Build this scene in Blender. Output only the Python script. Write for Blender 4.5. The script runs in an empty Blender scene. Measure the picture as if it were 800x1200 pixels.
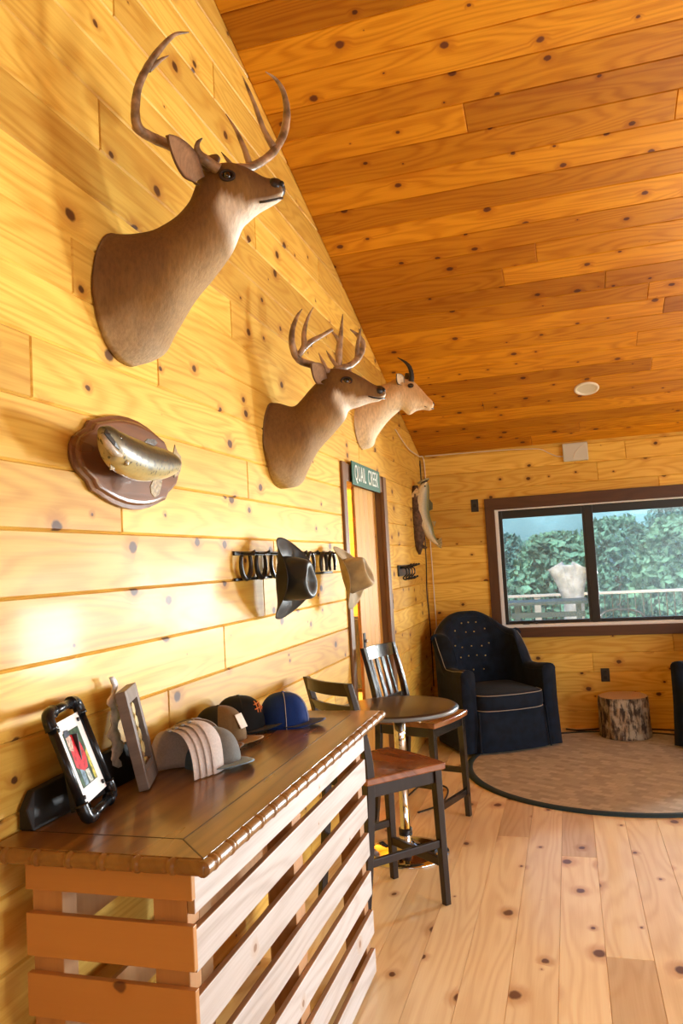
import bpy, bmesh, math, random
from mathutils import Vector, Matrix, noise
PI = math.pi
rnd = random.Random(7)
SC = bpy.context.scene
COL = SC.collection
V = Vector

# ------------------------------------------------------------------ camera
F = 897.8
CAM = V((1.3316, 0.0, 1.6))
def _rot(ya, pi_, ro):
    f = V((-math.sin(ya)*math.cos(pi_), math.cos(ya)*math.cos(pi_), math.sin(pi_)))
    r = V((math.cos(ya), math.sin(ya), 0)); u = r.cross(f)
    return r*math.cos(ro)+u*math.sin(ro), -r*math.sin(ro)+u*math.cos(ro), f
RT, UP, FW = _rot(.28339, .069363, -.055027)
cd = bpy.data.cameras.new('camera'); cam = bpy.data.objects.new('camera', cd); COL.objects.link(cam)
cd.sensor_fit = 'VERTICAL'; cd.sensor_height = 36; cd.lens = F/1200*36; cd.clip_start = .05; cd.clip_end = 300
cam.matrix_world = Matrix(((RT.x, UP.x, -FW.x, CAM.x), (RT.y, UP.y, -FW.y, CAM.y), (RT.z, UP.z, -FW.z, CAM.z), (0, 0, 0, 1)))
SC.camera = cam

# ------------------------------------------------------------------ light
SC.view_settings.view_transform = 'Standard'; SC.view_settings.look = 'None'
SC.view_settings.gamma = 1; SC.view_settings.use_curve_mapping = False
SC.view_settings.exposure = 0.5
SC.cycles.use_denoising = True
SC.cycles.max_bounces = 8; SC.cycles.diffuse_bounces = 5; SC.cycles.glossy_bounces = 4
SC.cycles.transparent_max_bounces = 12; SC.cycles.sample_clamp_indirect = 6
world = bpy.data.worlds.new('sky'); SC.world = world; world.use_nodes = True
wn = world.node_tree; wn.nodes.clear()
sky = wn.nodes.new('ShaderNodeTexSky'); sky.sky_type = 'NISHITA'; sky.sun_disc = False
sky.sun_elevation = math.radians(48); sky.sun_rotation = math.radians(200)
bg = wn.nodes.new('ShaderNodeBackground'); bg.inputs[1].default_value = 0.22
wo = wn.nodes.new('ShaderNodeOutputWorld'); wn.links.new(sky.outputs[0], bg.inputs[0]); wn.links.new(bg.outputs[0], wo.inputs[0])

def area(name, loc, target, sx, sy, power, color):
    l = bpy.data.lights.new(name, 'AREA'); l.shape = 'RECTANGLE'; l.size = sx; l.size_y = sy
    l.energy = power; l.color = color
    o = bpy.data.objects.new(name, l); COL.objects.link(o); o.location = loc
    o.rotation_euler = (V(target)-V(loc)).to_track_quat('-Z', 'Y').to_euler()
    return o
area('daylight_back_window', (3.7, 9.2, 1.15), (.3, 2.6, 2.2), 1.0, 1.1, 490, (1.0, .99, .97))
area('daylight_glass_door', (5.05, 8.5, .85), (.2, 2.4, 2.3), .85, .9, 560, (.96, .97, 1.0))
area('fill_side_opening', (7.2, 1.6, 1.7), (1.2, 6.0, 1.2), 4.6, 2.2, 190, (.93, .96, 1.0))  # unseen fill lamp outside the opening added in the right wall
area('fill_gable_opening', (4.2, -5.6, 3.1), (1.0, 5.0, 2.2), 3.0, 1.6, 26, (1.0, .97, .92))  # weak unseen fill lamp behind the opening added in the front wall
sl = bpy.data.lights.new('sun', 'SUN'); sl.energy = 4.6; sl.angle = .02; sl.color = (1, .95, .86)
so = bpy.data.objects.new('sun', sl); COL.objects.link(so); so.rotation_euler = V((.25, .62, -.75)).to_track_quat('-Z', 'Y').to_euler()

# ------------------------------------------------------------------ helpers
def ray(u, v):
    return RT*((u-400)/F) - UP*((v-600)/F) + FW
def on_x(u, v, x):
    d = ray(u, v); return CAM + d*((x-CAM.x)/d.x)
def on_y(u, v, y):
    d = ray(u, v); return CAM + d*((y-CAM.y)/d.y)
def on_z(u, v, z):
    d = ray(u, v); return CAM + d*((z-CAM.z)/d.z)
def on_plane(u, v, p, n):
    d = ray(u, v); return CAM + d*((p-CAM).dot(n)/d.dot(n))

def obj(name, bm, mat, parent=None, smooth=False, bevel=0, sub=0, origin=None, seg=2, world_space=False):
    """link a bmesh as one object; mats may be a list"""
    me = bpy.data.meshes.new(name)
    if smooth:
        for f in bm.faces: f.smooth = True
    if world_space and parent is not None:
        bm.transform(parent.matrix_world.inverted() if parent.get('_mw') is None else parent.matrix_world.inverted())
    if origin is not None: bm.transform(Matrix.Translation(-V(origin)))
    bmesh.ops.recalc_face_normals(bm, faces=bm.faces)
    bm.to_mesh(me); bm.free()
    for m in (mat if isinstance(mat, (list, tuple)) else [mat]): me.materials.append(m)
    o = bpy.data.objects.new(name, me); COL.objects.link(o)
    if parent is not None: o.parent = parent
    if origin is not None: o.location = origin
    if bevel:
        b = o.modifiers.new('bevel', 'BEVEL'); b.width = bevel; b.segments = seg; b.limit_method = 'ANGLE'; b.angle_limit = .7
        b.harden_normals = False
    if sub:
        s = o.modifiers.new('sub', 'SUBSURF'); s.levels = sub; s.render_levels = sub
    return o
def tag(o, label=None, cat=None, group=None, kind=None):
    if label: o['label'] = label
    if cat: o['category'] = cat
    if group: o['group'] = group
    if kind: o['kind'] = kind
    return o
def thing(name, label, cat, loc=(0, 0, 0), rot=(0, 0, 0), group=None):
    o = bpy.data.objects.new(name, None); COL.objects.link(o); o.location = loc; o.rotation_euler = rot
    o.empty_display_size = .1
    tag(o, label, cat, group)
    o_m = Matrix.LocRotScale(V(loc), o.rotation_euler, None); o.matrix_world = o_m
    return o
def copy_tree(o, parent=None):
    c = o.copy(); COL.objects.link(c); c.parent = parent
    for ch in [k for k in bpy.data.objects if k.parent == o]: copy_tree(ch, c)
    return c
def struct(name, bm, mat, **k):
    o = obj(name, bm, mat, **k); o['kind'] = 'structure'; return o

def box(bm, x0, x1, y0, y1, z0, z1, M=None, mi=0):
    vs = [bm.verts.new(V(p)) for p in ((x0,y0,z0),(x1,y0,z0),(x1,y1,z0),(x0,y1,z0),(x0,y0,z1),(x1,y0,z1),(x1,y1,z1),(x0,y1,z1))]
    if M is not None:
        for v in vs: v.co = M @ v.co
    for q in ((3,2,1,0),(4,5,6,7),(0,1,5,4),(1,2,6,5),(2,3,7,6),(3,0,4,7)):
        f = bm.faces.new([vs[i] for i in q]); f.material_index = mi
    return vs
def beam(bm, a, b, w, t, up=V((0, 0, 1)), w2=None, t2=None):
    """rectangular bar from a to b"""
    a = V(a); b = V(b); d = (b-a).normalized(); s = d.cross(up).normalized(); u = s.cross(d)
    w2 = w if w2 is None else w2; t2 = t if t2 is None else t2
    r = []
    for p, ww, tt in ((a, w, t), (b, w2, t2)):
        r.append([bm.verts.new(p + s*sx*ww/2 + u*sy*tt/2) for sx, sy in ((-1,-1),(1,-1),(1,1),(-1,1))])
    for i in range(4): bm.faces.new((r[0][i], r[0][(i+1)%4], r[1][(i+1)%4], r[1][i]))
    bm.faces.new(r[0][::-1]); bm.faces.new(r[1])
def loft(bm, rings, cap0=True, cap1=True, closed=True, mi=0):
    R = [[bm.verts.new(p) for p in r] for r in rings]
    n = len(R[0])
    for a, b in zip(R, R[1:]):
        for i in range(n if closed else n-1):
            j = (i+1) % n
            f = bm.faces.new((a[i], a[j], b[j], b[i])); f.material_index = mi
    if cap0 and closed: bm.faces.new(R[0][::-1]).material_index = mi
    if cap1 and closed: bm.faces.new(R[-1]).material_index = mi
    return R
def tube(bm, pts, rad, seg=8, mi=0, flat=1.0):
    pts = [V(p) for p in pts]; n = len(pts)
    if not isinstance(rad, (list, tuple)): rad = [rad]*n
    d0 = (pts[1]-pts[0]).normalized(); up = V((0, 0, 1)) if abs(d0.z) < .9 else V((1, 0, 0))
    s = d0.cross(up).normalized(); rings = []
    for i in range(n):
        d = (pts[min(i+1, n-1)]-pts[max(i-1, 0)]).normalized()
        s = (s - d*s.dot(d)).normalized(); u = d.cross(s)
        rings.append([pts[i] + (s*math.cos(a)*rad[i] + u*math.sin(a)*rad[i]*flat) for a in [2*PI*k/seg for k in range(seg)]])
    return loft(bm, rings, mi=mi)
def cat(pts, n):
    """catmull-rom through tuples"""
    P = [tuple(p) for p in pts]; m = len(P)-1; out = []
    for k in range(n):
        t = k/(n-1)*m; i = min(int(t), m-1); f = t-i
        p0, p1, p2, p3 = P[max(i-1, 0)], P[i], P[i+1], P[min(i+2, m)]
        out.append(tuple(.5*((2*b)+(-a+c)*f+(2*a-5*b+4*c-d)*f*f+(-a+3*b-3*c+d)*f**3) for a, b, c, d in zip(p0, p1, p2, p3)))
    return out
def lathe(bm, prof, seg=32, M=None, mi=0, cap=True):
    rings = [[(M @ V((r*math.cos(2*PI*k/seg), r*math.sin(2*PI*k/seg), z))) if M is not None else V((r*math.cos(2*PI*k/seg), r*math.sin(2*PI*k/seg), z)) for k in range(seg)] for r, z in prof]
    return loft(bm, rings, cap, cap, mi=mi)
def ball(bm, c, r, sc=(1, 1, 1), M=None, seg=16, mi=0):
    c = V(c); rings = []
    for i in range(1, seg//2):
        a = PI*i/(seg//2)
        rings.append([V((math.sin(a)*math.cos(2*PI*k/seg)*sc[0]*r, math.sin(a)*math.sin(2*PI*k/seg)*sc[1]*r, math.cos(a)*sc[2]*r)) for k in range(seg)])
    if M is not None: rings = [[M @ p for p in q] for q in rings]
    return loft(bm, [[p+c for p in q] for q in rings], mi=mi)
def sstep(a, b, x):
    t = max(0, min(1, (x-a)/(b-a))); return t*t*(3-2*t)
def extr(bm, poly, d, mi=0, mi_side=None):
    """prism from a list of points along vector d"""
    a = [bm.verts.new(V(p)) for p in poly]; b = [bm.verts.new(V(p)+V(d)) for p in poly]; n = len(a)
    bm.faces.new(a[::-1]).material_index = mi; bm.faces.new(b).material_index = mi
    for i in range(n): bm.faces.new((a[i], a[(i+1) % n], b[(i+1) % n], b[i])).material_index = mi if mi_side is None else mi_side
def BM(): return bmesh.new()

# ------------------------------------------------------------------ materials
class NT:
    def __init__(s, name):
        s.m = bpy.data.materials.new(name); s.m.use_nodes = True; s.t = s.m.node_tree; s.t.nodes.clear()
        s.out = s.t.nodes.new('ShaderNodeOutputMaterial')
    def n(s, typ, props=None, **ins):
        nd = s.t.nodes.new('ShaderNode'+typ)
        for k, v in (props or {}).items(): setattr(nd, k, v)
        for k, v in ins.items():
            key = int(k[1:]) if k[0] == 'i' and k[1:].isdigit() else k.replace('_', ' ')
            s.set(nd.inputs[key], v)
        return nd
    def set(s, sock, v):
        if isinstance(v, bpy.types.Node): v = v.outputs[0]
        if isinstance(v, bpy.types.NodeSocket): s.t.links.new(v, sock)
        else:
            if hasattr(sock.default_value, '__len__') and len(sock.default_value) == 4 and len(v) == 3: v = (*v, 1)
            sock.default_value = v
    def math(s, op, a, b=0.0, c=None):
        nd = s.t.nodes.new('ShaderNodeMath'); nd.operation = op; s.set(nd.inputs[0], a); s.set(nd.inputs[1], b)
        if c is not None: s.set(nd.inputs[2], c)
        return nd.outputs[0]
    def mix(s, f, a, b, mode='MIX'):
        nd = s.t.nodes.new('ShaderNodeMix'); nd.data_type = 'RGBA'; nd.blend_type = mode
        s.set(nd.inputs[0], f); s.set(nd.inputs[6], a); s.set(nd.inputs[7], b); return nd.outputs[2]
    def rng(s, v, a, b, c=0.0, d=1.0, smooth=True):
        nd = s.t.nodes.new('ShaderNodeMapRange'); nd.interpolation_type = 'SMOOTHSTEP' if smooth else 'LINEAR'
        for i, x in enumerate((v, a, b, c, d)): s.set(nd.inputs[i], x)
        return nd.outputs[0]
    def bsdf(s, col, rough=.5, metal=0.0, coat=0.0, coat_rough=.1, bump=None, bs=.2, bd=.002, sheen=0.0, spec=.5, **kw):
        b = s.n('BsdfPrincipled'); s.set(b.inputs['Base Color'], col); s.set(b.inputs['Roughness'], rough)
        s.set(b.inputs['Metallic'], metal); s.set(b.inputs['Coat Weight'], coat); s.set(b.inputs['Coat Roughness'], coat_rough)
        s.set(b.inputs['Sheen Weight'], sheen); s.set(b.inputs['Specular IOR Level'], spec)
        for k, v in kw.items(): s.set(b.inputs[k.replace('_', ' ')], v)
        if bump is not None:
            bn = s.n('Bump'); bn.inputs['Strength'].default_value = bs; bn.inputs['Distance'].default_value = bd
            s.set(bn.inputs['Height'], bump); s.t.links.new(bn.outputs[0], b.inputs['Normal'])
        s.t.links.new(b.outputs[0], s.out.inputs[0]); return s.m

def mat(name, col, rough=.5, metal=0.0, coat=0.0, var=0.0, scale=40, bump=0.0, sheen=0.0, bd=.002, spec=.5):
    t = NT(name); tc = t.n('TexCoord')
    nz = t.n('TexNoise', Vector=tc.outputs['Object'], Scale=scale, Detail=4.0)
    c = t.mix(t.rng(nz.outputs[0], .3, .7), tuple(max(0, x*(1-var)) for x in col), tuple(min(1, x*(1+var)) for x in col)) if var else col
    return t.bsdf(c, rough, metal, coat, bump=nz.outputs[0] if bump else None, bs=bump, bd=bd, sheen=sheen, spec=spec)

def wood(name, light, dark, knot=(.12, .04, .015), halo=(.45, .2, .05), knots=.55, axis=None, rough=.35, coat=.0, ks=4.5, contrast=.6, freq=34, tint=.25, streak=.5, kr=.10, bump=.12, spec=.5):
    """pine/hardwood; axis None -> board UVs in metres (u along the grain), else the object-space axis of the grain"""
    t = NT(name)
    tc = t.n('TexCoord')
    if axis is None:
        uv = tc.outputs['UV']; sep = t.n('SeparateXYZ', Vector=uv); u, v = sep.outputs[0], sep.outputs[1]
        at = t.n('Attribute', {'attribute_name': 'rnd'}); ra = at.outputs['Fac']
        w = t.math('MULTIPLY', ra, 37.0)
    else:
        sep = t.n('SeparateXYZ', Vector=tc.outputs['Object']); k = 'XYZ'.index(axis)
        oi = t.n('ObjectInfo')
        u = sep.outputs[k]; a, b = [sep.outputs[i] for i in range(3) if i != k]
        v = t.math('ADD', a, t.math('MULTIPLY', b, .83)); ra = oi.outputs['Random']
        w = t.math('MULTIPLY', ra, 37.0)
    kv = t.n('CombineXYZ', i0=t.math('ADD', t.math('MULTIPLY', u, ks*.8), w), i1=t.math('ADD', t.math('MULTIPLY', v, ks*1.05), t.math('MULTIPLY', w, 1.7)))
    vo = t.n('TexVoronoi', {'voronoi_dimensions': '2D', 'feature': 'F1'}, Vector=kv, Scale=1.0, Randomness=1.0)
    cs = t.n('SeparateColor', Color=vo.outputs['Color'])
    size = t.math('MULTIPLY', t.rng(cs.outputs[0], 1-knots, 1.0), kr)
    wob = t.n('TexNoise', Vector=kv, Scale=9.0, Detail=2.0)
    dist = t.math('ADD', vo.outputs['Distance'], t.math('MULTIPLY', t.math('SUBTRACT', wob.outputs[0], .5), .05))
    km = t.math('SUBTRACT', 1.0, t.rng(dist, t.math('MULTIPLY', size, .6), t.math('ADD', size, .006)))
    km = t.math('MULTIPLY', km, t.rng(size, .006, .02))
    hm = t.math('SUBTRACT', 1.0, t.rng(dist, size, t.math('ADD', t.math('MULTIPLY', size, 2.6), .02)))
    hm = t.math('MULTIPLY', hm, t.rng(size, .006, .02))
    v2 = t.math('ADD', v, t.math('MULTIPLY', hm, .018))
    g1 = t.n('TexNoise', {'noise_dimensions': '4D'}, Vector=t.n('CombineXYZ', i0=t.math('MULTIPLY', u, .9), i1=t.math('MULTIPLY', v2, 7.0)), W=w, Scale=1.0, Detail=1.5, Roughness=.4)
    rings = t.math('ADD', t.math('MULTIPLY', t.math('SINE', t.math('MULTIPLY', g1.outputs[0], freq*2.0)), .5), .5)
    rings = t.math('POWER', rings, 1.6)
    g2 = t.n('TexNoise', {'noise_dimensions': '4D'}, Vector=t.n('CombineXYZ', i0=t.math('MULTIPLY', u, 5.0), i1=t.math('MULTIPLY', v2, 180.0)), W=w, Scale=1.0, Detail=3.0)
    g3 = t.n('TexNoise', {'noise_dimensions': '4D'}, Vector=t.n('CombineXYZ', i0=t.math('MULTIPLY', u, 1.6), i1=t.math('MULTIPLY', v2, 11.0)), W=w, Scale=1.0, Detail=2.0)
    f = t.math('ADD', t.math('MULTIPLY', rings, contrast*.55), t.math('MULTIPLY', t.math('SUBTRACT', g2.outputs[0], .5), streak))
    f = t.math('ADD', f, t.math('MULTIPLY', t.math('SUBTRACT', g3.outputs[0], .35), contrast*.9))
    c = t.mix(t.math('MAXIMUM', t.math('MINIMUM', f, 1.0), 0.0), light, dark)
    c = t.mix(t.math('MULTIPLY', hm, .55), c, halo)
    c = t.mix(t.math('MULTIPLY', km, .93), c, knot)
    br = t.math('ADD', 1.0-tint*.5, t.math('MULTIPLY', ra, tint))
    c = t.mix(1.0, c, t.n('CombineColor', i0=br, i1=t.math('POWER', br, 1.25), i2=t.math('POWER', br, 1.5)), 'MULTIPLY')
    h = t.math('SUBTRACT', t.math('MULTIPLY', g2.outputs[0], .4), t.math('ADD', t.math('MULTIPLY', rings, .3), km))
    ro = t.math('ADD', rough, t.math('MULTIPLY', t.math('SUBTRACT', g3.outputs[0], .5), .2))
    return t.bsdf(c, ro, coat=coat, bump=h, bs=bump, bd=.002, spec=spec)

def vcol(name, rough=.6, noise_scale=(60, 60, 60), amt=.25, bump=.3, coat=0.0, bd=.003, sheen=0.0):
    """colour from the per-vertex 'Col' attribute (the thing's own markings), broken up by fine noise"""
    t = NT(name); tc = t.n('TexCoord')
    at = t.n('Attribute', {'attribute_name': 'Col'})
    mp = t.n('Mapping', Vector=tc.outputs['Object'], Scale=noise_scale)
    nz = t.n('TexNoise', Vector=mp, Scale=1.0, Detail=5.0, Roughness=.65)
    k = t.math('ADD', 1-amt, t.math('MULTIPLY', nz.outputs[0], 2*amt))
    c = t.mix(1.0, at.outputs['Color'], t.n('CombineColor', i0=k, i1=k, i2=k), 'MULTIPLY')
    return t.bsdf(c, rough, coat=coat, bump=nz.outputs[0], bs=bump, bd=bd, sheen=sheen)
def paint(o, fn):
    """vertex colours from fn(local co, index)"""
    a = o.data.color_attributes.new('Col', 'FLOAT_COLOR', 'POINT')
    for i, v in enumerate(o.data.vertices): a.data[i].color = (*fn(v.co, i), 1)

M_wall = wood('knotty_pine_wall', (.76, .49, .095), (.53, .24, .020), kr=.125, knots=.6, streak=.8, rough=.48, coat=.03, ks=5.3, spec=.25, halo=(.46, .19, .03), knot=(.07, .022, .008), contrast=.75, freq=44, tint=.42)
M_wall_back = M_wall
M_ceil = wood('knotty_pine_ceiling', (.58, .245, .012), (.38, .12, .003), kr=.12, knots=.6, rough=.45, coat=.0, ks=5.5, spec=.15, halo=(.36, .11, .005), knot=(.09, .025, .01), contrast=.9, freq=44, tint=.6, streak=.8)
M_floor = wood('pine_floor', (.90, .72, .42), (.74, .52, .25), kr=.12, knots=.6, rough=.34, coat=.35, halo=(.5, .22, .06), contrast=.9, tint=.4, ks=4.0, streak=.7)
M_trim = wood('dark_stained_trim', (.085, .034, .014), (.048, .018, .008), knots=0, axis='Z', rough=.4, tint=.1)
M_trim_x = wood('dark_stained_trim_across', (.085, .034, .014), (.048, .018, .008), knots=0, axis='X', rough=.4, tint=.1)
M_doortrim = wood('brown_door_trim', (.19, .095, .036), (.12, .05, .02), knots=0, axis='Z', rough=.4, tint=.1)
M_doortrim_y = wood('brown_door_trim_across', (.19, .095, .036), (.12, .05, .02), knots=0, axis='Y', rough=.4, tint=.1)
M_door = wood('door_pine', (.66, .35, .07), (.46, .20, .03), knots=.55, axis='Z', rough=.4, tint=.1, ks=6)
M_top = wood('walnut_stained_top', (.25, .125, .030), (.11, .045, .011), knots=0, axis='Y', rough=.3, coat=.25, contrast=1.1, freq=26, tint=.1, streak=.8, bump=.05)
M_bamboo = wood('bamboo_edge', (.26, .13, .035), (.14, .055, .015), knots=0, axis='Y', rough=.32, coat=.2, tint=.2)
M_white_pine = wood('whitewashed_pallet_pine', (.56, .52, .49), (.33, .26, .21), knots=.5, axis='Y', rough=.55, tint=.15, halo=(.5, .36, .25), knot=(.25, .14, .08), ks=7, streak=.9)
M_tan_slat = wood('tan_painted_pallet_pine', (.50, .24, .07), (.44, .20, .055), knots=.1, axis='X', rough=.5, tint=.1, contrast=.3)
M_raw_pine = wood('raw_pallet_pine', (.50, .26, .10), (.34, .16, .055), knots=.2, axis='Z', rough=.6, tint=.2)
M_raw_y = wood('raw_sawn_edge', (.42, .24, .11), (.28, .14, .06), knots=0, axis='Y', rough=.7, tint=.2)
M_seat = wood('walnut_seat', (.34, .12, .035), (.17, .05, .015), knots=0, axis='X', rough=.25, coat=.5, contrast=.9, freq=20, tint=.1, bump=.05)
M_espresso = wood('espresso_frame_wood', (.026, .014, .008), (.013, .007, .004), knots=0, axis='Z', rough=.35, coat=.12, spec=.35, tint=.1)
M_blackwood = wood('black_frame_wood', (.018, .016, .016), (.009, .008, .008), knots=0, axis='Z', rough=.22, coat=.5, tint=.1)
M_plaque = wood('walnut_plaque', (.22, .10, .048), (.12, .048, .022), knots=0, axis='Y', rough=.3, coat=.4, freq=26, contrast=.9)
M_barn = wood('weathered_frame_wood', (.20, .15, .12), (.10, .07, .055), knots=0, axis='Z', rough=.5, streak=1.0, spec=.6)
M_black = mat('black_iron', (.012, .012, .013), .35, var=.2, scale=80, bump=.15)
M_iron = mat('pipe_black_steel', (.02, .021, .024), .25, metal=.6, var=.2, scale=60)
M_chrome = mat('chrome', (.75, .76, .78), .08, metal=1.0)
M_steel = mat('brushed_steel', (.5, .5, .5), .3, metal=1.0)
M_tabletop = mat('dark_laminate_tabletop', (.035, .022, .018), .32, coat=.2, var=.3, scale=150)
M_plastic = mat('cream_plastic', (.58, .60, .54), .5)
M_white = mat('white_vinyl', (.82, .82, .80), .4)
M_whitec = mat('white_cord', (.75, .70, .60), .5)
M_bone = mat('antler_bone', (.29, .19, .115), .36, var=.6, scale=18, bump=.5, bd=.002)
def trout_mat():
    t = NT('spotted_trout_skin'); tc = t.n('TexCoord'); at = t.n('Attribute', {'attribute_name': 'Col'})
    vo = t.n('TexVoronoi', {'feature': 'F1'}, Vector=tc.outputs['Object'], Scale=62.0); sp = t.n('SeparateColor', Color=at.outputs['Color'])
    k = t.math('MULTIPLY', t.math('SUBTRACT', 1.0, t.rng(vo.outputs['Distance'], .26, .36)), t.math('SUBTRACT', 1.0, t.rng(sp.outputs[1], .36, .46)))
    nz = t.n('TexNoise', Vector=tc.outputs['Object'], Scale=60.0, Detail=4.0)
    c = t.mix(t.math('MULTIPLY', k, .85), at.outputs['Color'], (.012, .010, .006))
    return t.bsdf(t.mix(t.math('MULTIPLY', nz.outputs[0], .35), c, (.06, .05, .03)), .36, coat=.25, bump=nz.outputs[0], bs=.25, bd=.003)
M_trout = trout_mat()
M_eye = mat('glass_eye', (.008, .005, .004), .04, coat=1.0)
M_nose = mat('leathery_nose', (.018, .014, .013), .3, var=.3, scale=200, bump=.4)
M_fur = vcol('deer_fur', .85, (85, 85, 22), .50, .8, sheen=.0)
M_fishskin = vcol('fish_skin', .38, (90, 90, 90), .25, .15, coat=.25)
M_sash = mat('black_window_sash', (.012, .013, .015), .35)
M_navy = mat('navy_velvet', (.003, .009, .022), .8, var=.35, scale=14, sheen=.06, bump=.1, spec=.25)
M_piping = mat('cream_piping', (.35, .32, .27), .7)
M_brass = mat('brass_button', (.55, .38, .12), .3, metal=.8)
M_green = mat('green_sign_enamel', (.003, .095, .05), .5)
M_lettering = mat('white_lettering', (.75, .80, .74), .5)
def glass_mat():
    t = NT('window_glass'); tr = t.n('BsdfTransparent', Color=(.94, .97, .97)); gl = t.n('BsdfGlossy', Roughness=.02)
    fr = t.n('Fresnel', IOR=1.3); mx = t.n('MixShader', i0=fr.outputs[0], i1=tr.outputs[0], i2=gl.outputs[0])
    t.t.links.new(mx.outputs[0], t.out.inputs[0]); return t.m
M_glass = glass_mat()

def screen_mat():
    t = NT('insect_screen_mesh'); tr = t.n('BsdfTransparent'); df = t.n('BsdfDiffuse', Color=(.35, .45, .50))
    mx = t.n('MixShader', i0=.16, i1=tr.outputs[0], i2=df.outputs[0]); t.t.links.new(mx.outputs[0], t.out.inputs[0]); return t.m
M_screen = screen_mat()

# ------------------------------------------------------------------ the room
YB = 7.413; XR = 6.0; YF = -5.0; RIDGE = -1.0; SL = .34; ZB = 2.63
def zc(y): return ZB + SL*(YB-y) if y > RIDGE else ZB + SL*(YB-RIDGE) - SL*(RIDGE-y)
ROW = .1745
def boards(bm, mapf, u0, u1, rows, holes=(), joints=None, seed=1, rowlim=None, gap=.0055, depth=.0071, lmin=1.9, lmax=4.2):
    """tongue and groove boards with V joints; mapf(u, v, h) -> point; rows = list of v edges"""
    r = random.Random(seed); uvl = bm.loops.layers.uv.verify(); cl = bm.loops.layers.float_color.get('rnd') or bm.loops.layers.float_color.new('rnd')
    for k, (va, vb) in enumerate(zip(rows, rows[1:])):
        a, b = (u0, u1) if rowlim is None else rowlim(va, vb)
        if b-a < .02: continue
        js = sorted(joints.get(k, [])) if joints else []
        cuts = [a]; x = a + r.uniform(.6, lmax); fixed = [j for j in js if a < j < b]
        while x < b-.5:
            if all(abs(x-j) > 1.3 for j in fixed): cuts.append(x)
            x += r.uniform(lmin, lmax)
        cuts = sorted(set(cuts+fixed+[b]))
        for ca, cb in zip(cuts, cuts[1:]):
            rv = r.random(); ou, ov = r.uniform(0, 50), r.uniform(0, 50)
            rects = [(ca, cb, va, vb)]
            for hu0, hu1, hv0, hv1 in holes:
                nr = []
                for (p, q, s, t) in rects:
                    if q <= hu0 or p >= hu1 or t <= hv0 or s >= hv1: nr.append((p, q, s, t)); continue
                    if p < hu0: nr.append((p, hu0, s, t))
                    if q > hu1: nr.append((hu1, q, s, t))
                    m0, m1 = max(p, hu0), min(q, hu1)
                    if s < hv0: nr.append((m0, m1, s, hv0))
                    if t > hv1: nr.append((m0, m1, hv1, t))
                rects = nr
            for (p, q, s, t) in rects:
                g = gap
                if q-p < 3*g or t-s < 3*g: continue
                o = [(p, s), (q, s), (q, t), (p, t)]; i_ = [(p+g, s+g), (q-g, s+g), (q-g, t-g), (p+g, t-g)]
                vo_ = [bm.verts.new(mapf(x_, y_, -depth)) for x_, y_ in o]; vi = [bm.verts.new(mapf(x_, y_, 0)) for x_, y_ in i_]
                fs = [(vi, i_)] + [([vo_[n], vo_[(n+1) % 4], vi[(n+1) % 4], vi[n]], [o[n], o[(n+1) % 4], i_[(n+1) % 4], i_[n]]) for n in range(4)]
                for vs, cs in fs:
                    f = bm.faces.new(vs)
                    for lp, c in zip(f.loops, cs): lp[uvl].uv = (c[0]+ou, c[1]+ov); lp[cl] = (rv, rv, rv, 1)
def setobj(name, bm, m):
    me = bpy.data.meshes.new(name); bm.to_mesh(me); bm.free(); me.materials.append(m)
    o = bpy.data.objects.new(name, me); COL.objects.link(o); o['kind'] = 'structure'; return o

# left wall (gable end) with the doorway
DY0, DY1, DZ = 4.65, 5.66, 2.145
rows = [-.008+ROW*k for k in range(0, 32)]
def lim(va, vb):
    hi = YB if va < ZB else YB-(va-ZB)/SL
    lo = YF if va < zc(YF) else RIDGE-(zc(RIDGE)-va)/SL
    return lo, hi
J = {17: [2.06], 21: [2.95], 15: [3.02], 13: [2.37], 19: [4.36], 11: [3.12], 7: [2.81]}
bm = BM(); boards(bm, lambda u, v, h: V((h, u, v)), YF, YB, rows, [(DY0-.02, DY1+.02, -1, DZ+.02)], J, 3, lim)
TH = .14
box(bm, -TH, -.0072, YF, DY0-.02, 0, 3.0); box(bm, -TH, -.0072, DY1+.02, YB+.15, 0, 2.7); box(bm, -TH, -.0072, DY0-.02, DY1+.02, DZ+.02, 3.0)
vs = [(-TH, YF, 3.0), (-TH, 6.4, 3.0), (-TH, RIDGE, zc(RIDGE)+.1), (-TH, YF, zc(YF)+.1)]
extr(bm, vs, (TH-.0072, 0, 0))
setobj('wall_left', bm, M_wall)
# back wall with the window
WX0, WX1, WZ0, WZ1 = .69, 3.80, .925, 2.045
rowsb = [-.02+.1745*k for k in range(0, 17)]
Jb = {3: [1.477], 4: [2.17], 2: [.95], 14: [1.9]}
bm = BM(); boards(bm, lambda u, v, h: V((u, YB-h, v)), 0, XR, rowsb, [(WX0, WX1, WZ0, WZ1), (3.95, 5.75, .04, 2.1)], Jb, 5)
for a in ((0, WX0, 0, 2.75), (WX1, 3.95, 0, 2.75), (5.75, XR, 0, 2.75), (3.95, 5.75, 2.1, 2.75), (3.95, 5.75, -.05, .04), (WX0, WX1, 0, WZ0), (WX0, WX1, WZ1, 2.75)): box(bm, a[0], a[1], YB+.0072, YB+.18, a[2], a[3])
setobj('wall_back', bm, M_wall_back)
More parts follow.
